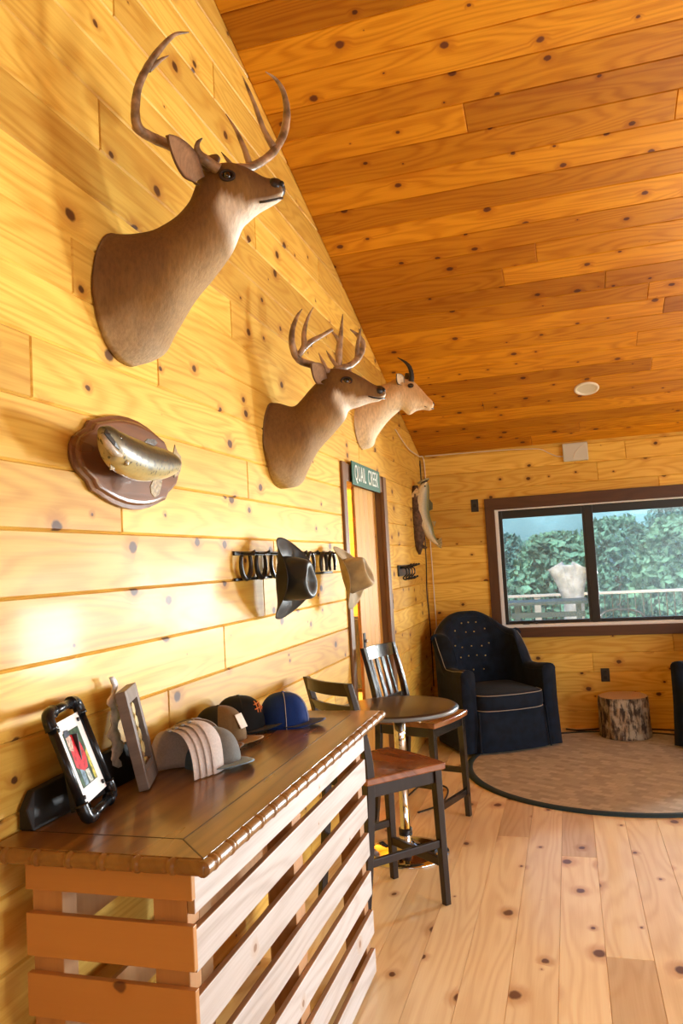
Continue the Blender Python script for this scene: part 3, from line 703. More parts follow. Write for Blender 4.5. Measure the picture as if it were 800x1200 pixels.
obj('cut_face', bm, te.bsdf(te.mix(wv.outputs[0], (.62, .42, .22), (.42, .25, .12)), .7), t)

# ------------------------------------------------------------------ head mounts
def mount(name, label, cat_, y0, ang, U, L, W, cy, colfn, hw0, neck_n=None):
    """loft between an upper and a lower profile drawn in the animal's own vertical plane"""
    a = math.radians(ang); d = V((math.cos(a), math.sin(a), 0)); n = V((-d.y, d.x, 0)); P0 = V((0, y0, 0))
    base = V((0, cy, 2.5 if name[0] != 'a' else 2.5))
    t = thing(name, label, cat_, base)
    Up = [on_plane(u, v, P0, n) for u, v in U]; Lo = [on_plane(u, v, P0, n) for u, v in L]
    pr = [(*a_, *b_, w) for a_, b_, w in zip(Up, Lo, W)]
    K = 56; sm = cat(pr, K); SEG = 40; bm = BM(); rings = []
    for i, q in enumerate(sm):
        A, B, w = V(q[:3]), V(q[3:6]), max(.006, q[6]); f = i/(K-1)
        k = sstep(0, .28, f); wd = (V((0, 1, 0))*(1-k) + n*k).normalized()
        if i == 0: A.x = B.x = .004
        c = (A+B)/2; h = (A-B)/2
        hd = sstep(.55, .72, f)
        r = []
        for j in range(SEG):
            an = 2*PI*j/SEG; ca, sa = math.cos(an), math.sin(an); e = 2/2.2
            x = math.copysign(abs(sa)**e, sa)
            y = ca
            ww = w*(1 + .10*hd*(-y)*0 - .18*(1-hd)*max(0, y))
            p = c + h*y + wd*x*ww
            p += (noise.noise(p*9)*.006 + noise.noise(p*30)*.0025)*wd*(1-.6*hd)
            r.append(p)
        rings.append(r)
    loft(bm, rings)
    body = obj('shoulder_mount', bm, M_fur, t, smooth=True, world_space=True)
    cols = body.data.color_attributes.new('Col', 'FLOAT_COLOR', 'POINT')
    for i in range(K):
        for j in range(SEG):
            c = colfn(i/(K-1), math.cos(2*PI*j/SEG), rings[i][j]); cols.data[i*SEG+j].color = (*c, 1)
    def at(u, v, s=0.0): return on_plane(u, v, P0+n*s, n)
    return t, body, at, d, n
def lerp(a, b, f): return tuple(x*(1-f)+y*f for x, y in zip(a, b))
def ear(t, at, base, tip, side, s0, s1, width, d, n, inner, outer, depth=.022):
    A = at(*base, side*s0); B = at(*tip, side*s1); ax = (B-A); Ln = ax.length; ax.normalize()
    face = (d*.55 + n*side*.8).normalized(); face = (face-ax*face.dot(ax)).normalized(); sd = ax.cross(face)
    bm = BM(); rings = []; K = 18
    for i in range(K):
        f = i/(K-1); w = width*(math.sin(PI*min(1, .18+f*.82))**.75)*(.6+.4*sstep(0, .35, f)); w = max(w, .002)
        r = []
        for j in range(13):
            x = j/6-1; dep = depth*(1-x*x)*(1-f*.7)
            r.append(A+ax*Ln*f + sd*x*w - face*dep + face*.004)
        for j in range(12, -1, -1):
            x = j/6-1; dep = depth*(1-x*x)*(1-f*.7)
            r.append(A+ax*Ln*f + sd*x*w*1.02 - face*(dep+.004))
        rings.append(r)
    loft(bm, rings); o = obj('ear', bm, M_fur, t, smooth=True, world_space=True)
    c = o.data.color_attributes.new('Col', 'FLOAT_COLOR', 'POINT')
    for i in range(K):
        for j in range(26):
            edge = abs((j if j < 13 else 25-j)/6-1)
            c.data[i*26+j].color = (*(lerp(inner, outer, sstep(.7, 1, edge)) if j < 13 else outer), 1)
def antler(t, at, side, beams, seg=12):
    bm = BM()
    for pts in beams:
        P = [at(u, v, side*s) for u, v, s, r in pts]; R = [(r,) for *_, r in pts]
        q = cat([(*p, r[0]) for p, r in zip(P, R)], 8*len(pts))
        q = [V(x) for x in q]
        tube_pts = [V(x[:3]) for x in q]; rr = [max(.0012, x[3])*(1+.10*noise.noise(V(x[:3])*60)) for x in q]
        tube(bm, tube_pts, rr, seg)
    return obj('antler', bm, M_bone, t, smooth=True, world_space=True)

BROWN = (.165, .082, .019); BROWN2 = (.26, .138, .035); WHITE = (.75, .68, .56); DARKB = (.12, .055, .02); GREYB = (.40, .27, .125)
def deercol(f, c, p):
    col = lerp(BROWN2, BROWN, sstep(-.6, .6, c))
    nb = noise.noise(p*14)*.15; col = lerp(col, DARKB, max(0, min(.5, .25+.9*noise.noise(p*7))))
    col = lerp(col, GREYB, .5*sstep(-.2, -.9, c+nb)*(1-sstep(.5, .6, f)))
    th = sstep(.42, .50, f)*(1-sstep(.60, .64, f))*sstep(.12-.55*sstep(.49, .57, f), -.28-.5*sstep(.49, .57, f), c+nb*1.2); col = lerp(col, WHITE, min(1, th*1.15))
    jw = sstep(.58, .64, f)*sstep(-.62, -.82, c); col = lerp(col, WHITE, jw)
    fr = sstep(.62, .70, f)*(1-sstep(.9, .96, f))*sstep(.55, .9, c); col = lerp(col, DARKB, fr*.8)
    col = lerp(col, DARKB, .5*sstep(.80, .92, f)*sstep(-.4, .2, c))
    br = (1-sstep(.05, .16, f))*sstep(-.35, -.8, c+nb); col = lerp(col, (.52, .42, .28), br*.7)
    return col
U1 = [(135, 277), (160, 277), (183, 273), (205, 258), (222, 238), (232, 212), (247, 197), (268, 193), (290, 199), (309, 209), (325, 212), (331, 219)]
L1 = [(150, 428), (182, 416), (204, 388), (230, 349), (254, 321), (273, 294), (284, 268), (293, 258), (304, 249), (318, 241), (329, 234), (331, 229)]
W1 = [.170, .165, .150, .125, .100, .080, .076, .073, .052, .038, .032, .016]
t, b1, at1, d1_, n1_ = mount('deer_mount', 'large whitetail deer shoulder mount, highest and nearest on left wall', 'deer head mount', 2.15, 25, U1, L1, W1, 2.15, deercol, .17)
def face_parts(t, at, d, n, eye, ew, er, nose, nr, mouth, body):
    for s in (-1, 1):
        bm = BM(); p = at(*eye, s*ew); ball(bm, p, er, (1, 1, 1)); obj('eye', bm, M_eye, t, smooth=True, world_space=True)
        bm = BM(); pts = []
        ex = d; ez = V((0, 0, 1))
        for k in range(17):
            a = 2*PI*k/16; pts.append(p + n*s*er*.55 + (ex*math.cos(a)*1.35 + ez*math.sin(a)*.95)*er)
        tube(bm, pts, er*.30, 6); obj('eyelid', bm, mat('eyelid', (.025, .013, .007), .7), t, smooth=True, world_space=True)
    bm = BM(); p = at(*nose, 0); ball(bm, p, nr, (1.0, 1.25, .95)); 
    o = obj('nose', bm, M_nose, t, smooth=True, world_space=True)
    for s in (-1, 1):
        bm = BM(); ball(bm, p + n*s*nr*.75 + d*nr*.55 + V((0, 0, nr*.1)), nr*.32, seg=10); obj('nostril', bm, mat('nostril', (.004, .003, .003), .6), o, smooth=True, world_space=False)
        k = bpy.data.objects[-1] if False else None
        COL.objects[-1].location = -t.location
        bm = BM(); tube(bm, [at(u, v, s*w) for u, v, w in mouth], .0042, 6); obj('mouth_line', bm, M_nose, t, smooth=True, world_space=True)
face_parts(t, at1, d1_, n1_, (266, 207), .064, .017, (322.5, 221), .034, [(331, 232, .012), (322, 234, .028), (312, 236, .036), (304, 237, .042)], b1)
ear(t, at1, (236, 212), (197, 158), -1, .072, .19, .052, d1_, n1_, (.46, .30, .18), (.14, .07, .035), .03)
ear(t, at1, (250, 202), (243, 186), 1, .05, .17, .045, d1_, n1_, (.46, .30, .18), (.14, .07, .035), .03)
antler(t, at1, -1, [[(248, 198, .035, .018), (228, 185, .06, .017), (200, 171, .09, .016), (178, 161, .14, .016), (163, 151, .18, .016), (158.5, 133, .20, .014), (162, 102, .20, .0125), (176, 73, .18, .011), (193, 51, .15, .009), (206, 40, .12, .006), (221, 38, .09, .002)],
    [(174, 82, .18, .009), (182, 75, .17, .008), (190, 69, .16, .005), (198, 65, .15, .001)],
    [(256, 199, .05, .019), (246, 192, .06, .018), (236, 184, .075, .016), (231, 175, .085, .011), (232, 167, .09, .007), (237, 162, .09, .002)],
    [(163, 153, .18, .013), (158, 149, .17, .010), (158, 141, .17, .003)]])
antler(t, at1, 1, [[(274, 198, .035, .018), (291, 197, .05, .016), (307, 189, .09, .015), (321, 177, .13, .015), (332, 157, .17, .015), (336, 132, .18, .013), (332, 108, .17, .010), (323, 93, .15, .006), (311, 84, .12, .0015)],
    [(320, 172, .13, .013), (309, 152, .12, .010), (298, 122, .10, .0075), (290, 103, .09, .005), (284, 89, .08, .001)],
    [(293, 195, .06, .012), (286, 174, .06, .010), (276, 152, .06, .006), (264, 133, .06, .001)],
    [(272, 195, .02, .009), (266, 187, .02, .006), (259, 178, .02, .001)]])

U2 = [(309, 474), (326, 473), (343, 477), (352, 470), (362, 458), (371, 448), (381, 434), (401, 433), (419, 440), (437, 450.5), (448, 454), (451.5, 457)]
L2 = [(338, 572), (351, 567), (362, 548), (374, 527), (391, 508), (404, 492), (409, 481), (421, 476.5), (434, 472), (444, 470), (450, 466), (451.5, 463)]
W2 = [.185, .175, .16, .14, .115, .092, .082, .078, .054, .038, .030, .015]
t, b2, at2, d2_, n2_ = mount('deer_mount', 'smaller whitetail deer shoulder mount with many-tined antlers, above the hat rack', 'deer head mount', 3.5, 20, U2, L2, W2, 3.5, deercol, .18)
face_parts(t, at2, d2_, n2_, (405.5, 447), .066, .019, (444, 459.5), .034, [(451, 467, .010), (444, 467, .025), (437, 466, .034), (431, 464, .042)], b2)
ear(t, at2, (381, 447), (365, 426), -1, .075, .17, .05, d2_, n2_, (.40, .27, .17), (.14, .07, .035), .03)
ear(t, at2, (393, 440), (410, 434), 1, .06, .16, .045, d2_, n2_, (.7, .62, .5), (.3, .18, .1), .02)
antler(t, at2, -1, [[(385, 436, .03, .019), (366, 428, .06, .018), (354, 424, .11, .018), (346, 416, .15, .018), (342, 402, .18, .016), (342.5, 387, .18, .013), (348, 371, .16, .009), (354, 362, .14, .002)],
    [(349, 417, .15, .016), (356, 406, .15, .015), (356, 391, .14, .012), (360, 374, .12, .008), (367, 360, .10, .002)],
    [(356, 408, .15, .015), (365, 400, .13, .014), (376, 394, .11, .011), (389, 386, .09, .009)],
    [(383, 434, .03, .012), (378, 424, .03, .009), (373, 413, .03, .001)],
    [(342.5, 386, .18, .008), (341, 380, .185, .002)]])
antler(t, at2, 1, [[(392, 434, .03, .019), (402, 431, .05, .018), (412, 427, .09, .017), (421, 417, .13, .017), (425, 404, .15, .016), (420, 394, .14, .012), (410, 386, .12, .003)],
    [(397, 431, .05, .017), (397, 412, .05, .018), (399, 394, .05, .013), (401.5, 368, .05, .002)],
    [(398, 402, .05, .013), (394, 395, .045, .009), (389, 389, .04, .005)],
    [(418, 418, .12, .013), (419, 404, .12, .011), (421, 392, .12, .007), (423, 383, .12, .001)],
    [(397, 432, .04, .012), (389, 422, .04, .009), (382, 411, .04, .002)]])

TAN = (.62, .40, .19); CREAM = (.80, .68, .48)
def goatcol(f, c, p):
    col = lerp(CREAM, TAN, sstep(-.7, .3, c+noise.noise(p*10)*.3)); 
    col = lerp(col, CREAM, (1-sstep(.1, .3, f))*.6)
    col = lerp(col, CREAM, sstep(.62, .7, f)*sstep(-.2, -.6, c))
    col = lerp(col, CREAM, sstep(.93, .97, f)); return col
U3 = [(416, 476), (424, 466), (434, 458), (443, 453), (452, 450), (460, 446), (467, 444), (482, 446), (492, 455), (501, 465), (506, 470), (508, 474)]
L3 = [(424, 527), (436, 523), (441, 512), (450, 499), (458, 490), (466, 483), (471, 480), (479, 486), (487, 482), (495, 480), (503, 481), (507, 479)]
W3 = [.15, .14, .125, .115, .10, .09, .082, .076, .06, .048, .038, .02]
t, b3, at3, d3_, n3_ = mount('antelope_mount', 'pale tan antelope shoulder mount with short black horns, farthest head on wall', 'antelope head mount', 5.15, 15, U3, L3, W3, 5.15, goatcol, .15)
face_parts(t, at3, d3_, n3_, (481, 452), .070, .013, (505.5, 473.5), .020, [(508, 479, .010), (503, 478, .025), (497, 476, .035)], b3)
ear(t, at3, (472, 450), (465, 438), -1, .06, .11, .04, d3_, n3_, (.75, .66, .5), (.1, .07, .05), .02)
ear(t, at3, (478, 447), (476, 438), 1, .07, .15, .035, d3_, n3_, (.75, .66, .5), (.1, .07, .05), .02)
for s in (-1, 1):
    q = cat([(*at3(481.5, 447, s*.03), .020), (*at3(482, 439, s*.035), .018), (*at3(479.5, 430, s*.045), .014), (*at3(474, 424, s*.055), .009), (*at3(465.5, 419, s*.065), .002)], 26)
    bm = BM(); tube(bm, [V(x[:3]) for x in q], [x[3]*(1+.06*math.sin(i*2.2)) for i, x in enumerate(q)], 12); obj('horn', bm, mat('black_horn', (.015, .012, .011), .35, bump=.3), t, smooth=True, world_space=True)

# ------------------------------------------------------------------ trout on plaque
t = thing('trout_plaque', 'mounted brown trout on scalloped walnut plaque, left wall under large deer', 'fish mount', (0, 2.15, 1.96))
QC = (2.148, 1.962)
def plq(ins):
    o = []
    raw = [(0, .147), (.055, .144), (.11, .134), (.155, .121), (.19, .109), (.212, .103), (.222, .092), (.232, .078), (.262, .062), (.288, .045), (.302, .022), (.306, 0)]
    q = raw + [(a, -b) for a, b in raw[-2::-1]] + [(-a, -b) for a, b in raw[1:]] + [(-a, b) for a, b in raw[-2:0:-1]]
    for a, b in q: 
        k = math.hypot(a, b); o.append((QC[0]+a*(1-ins/k*1.0), QC[1]+b*(1-ins/k)))
    return o
bm = BM(); rings = [[V((x, y, z)) for y, z in plq(i)] for x, i in ((.002, 0), (.010, -.002), (.014, .0), (.016, .006), (.018, .012), (.024, .014), (.028, .018), (.030, .026), (.030, .10), (.030, .14))]
loft(bm, rings); obj('plaque', bm, M_plaque, t, smooth=False, world_space=True)
FU = [(119, 500), (126, 499), (134, 504), (144, 509), (156, 514), (168, 519), (180, 523), (192, 527), (202, 532), (208, 538)]
FL = [(119, 509), (121, 521), (127, 538), (137, 551), (150, 559), (164, 564), (178, 564), (192, 561), (203, 556), (207, 549)]
FX = [.150, .146, .14, .13, .118, .105, .093, .083, .077, .074]; FWd = [.012, .024, .036, .044, .046, .046, .042, .036, .026, .016]
pr = [(*on_x(*a, x), *on_x(*b, x), w) for a, b, x, w in zip(FU, FL, FX, FWd)]
K, SEG = 44, 28; sm = cat(pr, K); bm = BM(); rings = []
for i, q in enumerate(sm):
    A, B, w = V(q[:3]), V(q[3:6]), q[6]; c = (A+B)/2; h = (A-B)/2
    rings.append([c+h*math.cos(2*PI*j/SEG)+V((1, .1, 0))*math.sin(2*PI*j/SEG)*w for j in range(SEG)])
loft(bm, rings); fish = obj('trout_body', bm, M_trout, t, smooth=True, world_space=True)
ca = fish.data.color_attributes.new('Col', 'FLOAT_COLOR', 'POINT')
for i in range(K):
    for j in range(SEG):
        c = math.cos(2*PI*j/SEG); p = rings[i][j]; col = lerp((.34, .28, .09), (.05, .042, .016), sstep(-.45, .15, c)); col = lerp(col, (.60, .47, .18), sstep(-.4, -.85, c))
        if noise.noise(p*150) > .20 and -.6 < c: col = lerp(col, (.02, .018, .01), .7)
        if i < 11: col = lerp(col, (.30, .27, .20), .6*sstep(.2, -.4, c))
        ca.data[i*SEG+j].color = (*col, 1)
def fin(parent, pts, x, th, m, name='fin', tl=None):
    bm = BM(); P = [on_x(u, v, x_) for (u, v), x_ in zip(pts, x if isinstance(x, (list, tuple)) else [x]*len(pts))]
    extr(bm, P, (th, 0, 0)); return obj(name, bm, m, parent, world_space=True, bevel=.001)
M_fin = mat('fin_membrane', (.30, .22, .09), .4, var=.4, scale=90, bump=.5, coat=.3)
M_fin_d = mat('dark_fin', (.10, .11, .10), .35, var=.4, scale=90, bump=.5, coat=.3)
fin(t, [(183, 562), (189, 562), (188, 570), (185, 580), (180, 583), (176, 578), (175, 570), (178, 563)], .105, .004, M_fin, 'pelvic_fin')
fin(t, [(168, 518), (172, 514), (180, 515), (184, 519), (180, 522)], .105, .004, M_fin_d, 'dorsal_fin')
fin(t, [(128, 537), (134, 541), (133, 550), (128, 551)], .13, .004, M_fin, 'pectoral_fin')
fin(t, [(202, 532), (204, 521), (207, 530), (211, 535), (212, 545), (209, 556), (203, 560), (204, 550), (206, 543)], [.07]*9, .004, M_fin, 'tail_fin')
bm = BM(); P = [on_x(u, v, x_) for u, v, x_ in ((123, 503, .168), (128, 510, .175), (134, 518, .178), (139, 527, .175), (133, 523, .176), (126, 514, .174), (121, 508, .168))]; extr(bm, P, (.004, 0, 0)); obj('open_mouth', bm, mat('fish_mouth_dark', (.02, .015, .01), .5), t, world_space=True)
bm = BM(); tube(bm, [on_x(u, v, x_) for u, v, x_ in ((119, 509, .165), (126, 521, .18), (134, 530, .183), (142, 534, .178))], [.006, .010, .010, .005], 10); obj('lower_jaw', bm, mat('pale_jaw', (.45, .40, .32), .4, var=.3), t, smooth=True, world_space=True)
bm = BM(); ball(bm, on_x(148.5, 541.5, .162), .011, (.5, 1, 1)); obj('gill_fin_base', bm, M_fin, t, smooth=True, world_space=True)
bm = BM(); ball(bm, on_x(140, 513, .168), .007); obj('eye', bm, M_eye, t, smooth=True, world_space=True)

# ------------------------------------------------------------------ sign
t = thing('road_sign', 'green street sign with white letters mounted over the doorway', 'sign', (.03, 5.13, 2.195))
bm = BM(); box(bm, 0, .006, -.385, .375, -.078, .078); obj('panel', bm, M_green, t, bevel=.002)
def letters(txt, name, m, parent, size, sx, M, ext=.001):
    cu = bpy.data.curves.new('lettering', 'FONT'); cu.body = txt; cu.size = size; cu.align_x = 'CENTER'; cu.align_y = 'CENTER'; cu.extrude = ext; cu.offset = 0; cu.space_character = 1.08
    tmp = bpy.data.objects.new('tmp', cu); COL.objects.link(tmp); dg = bpy.context.evaluated_depsgraph_get()
    me = bpy.data.meshes.new_from_object(tmp.evaluated_get(dg)); bpy.data.objects.remove(tmp)
    me.transform(M @ Matrix.Diagonal((sx, 1, 1, 1))); me.materials.clear(); me.materials.append(m)
    o = bpy.data.objects.new(name, me); COL.objects.link(o); o.parent = parent; return o
for word, wy_ in (('QUAIL', -.185), ('CREEK', .165)): letters(word, 'lettering', M_lettering, t, .150, .62, Matrix.Translation((.008, wy_, 0)) @ Matrix.Rotation(PI/2, 4, 'Z') @ Matrix.Rotation(PI/2, 4, 'X'))

# ------------------------------------------------------------------ bass on driftwood
t = thing('bass_mount', 'mounted pale bass on dark driftwood hung near the corner', 'fish mount', (.0, 6.95, 1.95))
tw = lambda u, v, y=6.95: on_y(u, v, y)
bm = BM()
for pts in ([(477, 570, .03, .025), (476, 592, .03, .062), (479, 615, .03, .070), (484, 632, .04, .055), (481, 642, .04, .02), (478, 649, .04, .008)], [(482, 625, .05, .045), (488, 637, .06, .04), (490, 650, .06, .012)], [(485, 632, .06, .03), (494, 640, .07, .02), (500, 642, .08, .008)]):
    q = cat([(*(tw(u, v) ), r) for u, v, _, r in pts], 20); P = []
    for x in q: P.append(V((max(.03, x[0]), x[1], x[2])))
    tube(bm, P, [x[3]*(1+.25*noise.noise(V(x[:3])*25)) for x in q], 12)
obj('driftwood', bm, mat('grey_driftwood', (.10, .055, .03), .8, var=.5, scale=30, bump=.8, bd=.01), t, smooth=True, world_space=True)
FU = [(494, 565), (487, 570), (482, 583), (480, 595), (483, 608), (489, 620), (496, 630), (503, 636), (508, 639)]
FL = [(498, 566), (499, 572), (499, 584), (499, 595), (500, 605), (503, 616), (505, 626), (509, 634), (511, 638)]
pr = [(*tw(*a), *tw(*b), w) for a, b, w in zip(FU, FL, [.035, .045, .052, .058, .055, .045, .03, .018, .014])]
sm = cat(pr, 40); bm = BM(); rings = []
for q in sm:
    A, B, w = V(q[:3]), V(q[3:6]), q[6]; c = (A+B)/2; h = (A-B)/2
    rings.append([c+h*math.cos(2*PI*j/20)+V((0, -1, 0))*math.sin(2*PI*j/20)*w+V((.03, 0, 0)) for j in range(20)])
loft(bm, rings); o = obj('bass_body', bm, M_fishskin, t, smooth=True, world_space=True)
ca = o.data.color_attributes.new('Col', 'FLOAT_COLOR', 'POINT')
for i in range(40):
    for j in range(20): ca.data[i*20+j].color = (*lerp((.16, .16, .06), (.74, .66, .46), sstep(-.75, -.1, math.cos(2*PI*j/20))), 1)
def fin2(pts, y, m, name):
    bm = BM(); extr(bm, [tw(u, v, y) + V((.03, 0, 0)) for u, v in pts], (0, .006, 0)); obj(name, bm, m, t, world_space=True, bevel=.001)
M_bfin = mat('bass_fin', (.35, .30, .15), .4, var=.4, scale=80, bump=.4)
fin2([(503, 634), (509, 633), (513, 630), (514, 637), (513, 643), (509, 641)], 6.94, M_bfin, 'tail_fin')
fin2([(484, 572), (478, 580), (475, 583), (484, 583), (488, 577)], 6.90, mat('bass_jaw', (.62, .45, .22), .4, var=.3), 'open_jaw')
fin2([(482, 598), (480, 608), (484, 612), (487, 603)], 6.89, M_bfin, 'pectoral_fin')
fin2([(499, 585), (503, 590), (503, 597), (499, 599)], 6.95, mat('bass_back_fin', (.1, .1, .05), .4), 'dorsal_fin')
fin2([(502, 611), (507, 611), (505, 618)], 6.95, M_bfin, 'second_dorsal_fin')
bm = BM(); c_ = tw(492, 564, 6.93)+V((.03, 0, 0)); tube(bm, [c_+V((.048*math.cos(a), -.035*math.sin(a), .016*math.cos(a)+.03*math.sin(a)*0)) for a in [2*PI*k/24 for k in range(25)]], .009, 8); obj('mouth_rim', bm, M_bfin, t, smooth=True, world_space=True)
bm = BM(); ball(bm, c_+V((0, 0, -.004)), .044, (1, .7, .22)); obj('mouth_cavity', bm, mat('bass_mouth_dark', (.05, .03, .02), .6), t, smooth=True, world_space=True)
bm = BM(); ball(bm, tw(494, 570, 6.90)+V((.03, 0, 0)), .008); obj('eye', bm, M_eye, t, smooth=True, world_space=True)

# ------------------------------------------------------------------ four-hook rack
t = thing('hook_rack', 'small black iron rack with four hooks left of the corner', 'hook rack', (0, 6.33, 1.53))
bm = BM(); box(bm, 0, .014, -.24, .24, -.045, .045); obj('backplate', bm, M_black, t, bevel=.003)
for k in range(4):
    bm = BM(); y = -.17+k*.115; tube(bm, cat([(.014, y, .02), (.055, y, .015), (.062, y, -.03), (.03, y, -.06), (.05, y, -.075), (.08, y, -.06)], 20), .006, 8); tube(bm, cat([(.014, y, .03), (.06, y, .032), (.10, y, .045)], 8), .006, 8); ball(bm, (.102, y, .046), .010, seg=10); ball(bm, (.083, y, -.058), .010, seg=10)
    obj('hook', bm, M_black, t, smooth=True)

# ------------------------------------------------------------------ horseshoe hat rack
t = thing('horseshoe_rack', 'black iron coat rack made of a row of horseshoes', 'coat rack', (0, 3.52, 1.62))
bm = BM(); box(bm, .002, .012, -.60, .76, .045, .062); box(bm, .002, .012, -.60, .76, -.062, -.050); obj('rail', bm, M_black, t, bevel=.002)
for k, y in enumerate((2.99, 3.155, 3.325, 3.49, 3.66, 3.84, 4.06, 4.22)):
    up = 1 if k < 3 else -1
    bm = BM(); pts = []
    for i in range(25):
        a = math.radians(-215+i/24*250) if True else 0
        pts.append((.030, y-3.52 + .052*math.cos(a), (.062*math.sin(a)+.008)*up))
    tube(bm, pts, [.008+.0035*math.sin(PI*i/24) for i in range(25)], 8, flat=1.0)
    obj('horseshoe', bm, M_black, t, smooth=True)
    bm = BM(); tube(bm, [(.010, y-3.52, -.054*up), (.035, y-3.52, -.054*up)], .006, 8); tube(bm, cat([(.012, y-3.52, .054), (.05, y-3.52, .052), (.075, y-3.52, .062)], 8), .005, 8); obj('peg', bm, M_black, t, smooth=True)

# ------------------------------------------------------------------ cowboy hats
def cowboy(name, label, M, m, m_band, m_mark=None, curl=.085):
    t = thing(name, label, 'cowboy hat'); t.matrix_world = M; t.location = M.translation; t.rotation_euler = M.to_euler()
    def bz(x, y):     # brim height: sides curl up, front and back dip
        return curl*(abs(x)/.15)**2.6 - .030*(abs(y)/.19)**2
    SEG = 72
    bm = BM(); rings = []
    for k, f in enumerate([0, .15, .3, .45, .6, .75, .88, 1.0]):
        r = []
        for j in range(SEG):
            a = 2*PI*j/SEG; ca, sa = math.cos(a), math.sin(a)
            ax = .078+(.150-.078)*f; ay = .098+(.185-.098)*f
            x, y = ax*ca, ay*sa; z = bz(x, y)*sstep(0, .9, f); r.append(V((x*(1-.10*f*abs(ca)), y, z)))
        rings.append(r)
    under = [[p+V((0, 0, -.004)) for p in r] for r in rings[::-1]]
    loft(bm, rings+under, False, False); obj('brim', bm, m, t, smooth=True)
    bm = BM(); rings = []
    prof = [(0, .079, .099), (.03, .0775, .0985), (.06, .074, .096), (.09, .070, .092), (.115, .066, .087), (.128, .060, .080), (.130, .050, .068), (.122, .038, .052), (.112, .022, .032), (.108, .004, .006)]
    for z, ax, ay in prof:
        r = []
        for j in range(SEG):
            a = 2*PI*j/SEG; ca, sa = math.cos(a), math.sin(a)
            x, y = ax*ca, ay*sa
            k = sstep(.05, .11, z)
            pin = .020*k*math.exp(-((y-.045)/.032)**2)*(abs(ca)); x -= math.copysign(pin, x)
            zz = z + .012*k*(y/.08)*-1
            r.append(V((x, y, zz)))
        rings.append(r)
    loft(bm, rings, False, True); cr = obj('crown', bm, m, t, smooth=True)
    bm = BM(); loft(bm, [[V((ax*math.cos(2*PI*j/SEG), ay*math.sin(2*PI*j/SEG), z)) for j in range(SEG)] for z, ax, ay in ((.002, .0805, .1005), (.022, .0795, .1000))], False, False); obj('hat_band', bm, m_band, t, smooth=True)
    return t
def basis(o, X, Y, Z): return Matrix(((X.x, Y.x, Z.x, o[0]), (X.y, Y.y, Z.y, o[1]), (X.z, Y.z, Z.z, o[2]), (0, 0, 0, 1)))
M_felt = mat('black_felt', (.010, .011, .008), .5, var=.4, scale=12, sheen=.1, coat=.06)
M_felt2 = mat('tan_felt', (.36, .27, .13), .7, var=.25, scale=14, sheen=.2)
def hang(o, az, el, roll=0):   # crown axis direction
    Z = V((math.cos(el)*math.cos(az), math.cos(el)*math.sin(az), math.sin(el))); Y = V((0, 0, 1)); Y = (Y-Z*Y.dot(Z)).normalized(); X = Y.cross(Z)
    return basis(o, X, Y, Z) @ Matrix.Rotation(roll, 4, 'Z')
h = cowboy('cowboy_hat', 'black felt cowboy hat hanging on the horseshoe rack', hang((.105, 3.255, 1.555), math.radians(-8), math.radians(-4), 0), M_felt, mat('black_band', (.012, .012, .01), .5))
bm = BM(); tube(bm, cat([(-.079, -.02, .03), (-.081, -.012, .045), (-.080, -.005, .035), (-.0815, .004, .05), (-.080, .012, .036), (-.0795, .02, .05)], 24), .0012, 5); obj('silver_mark', bm, mat('silver_thread', (.6, .6, .58), .3, metal=.6), h, smooth=True)
cowboy('cowboy_hat', 'tan felt cowboy hat hanging beside the doorway', hang((.125, 4.20, 1.535), math.radians(-4), math.radians(12), 0), M_felt2, mat('tan_band', (.28, .20, .09), .6), curl=.06)

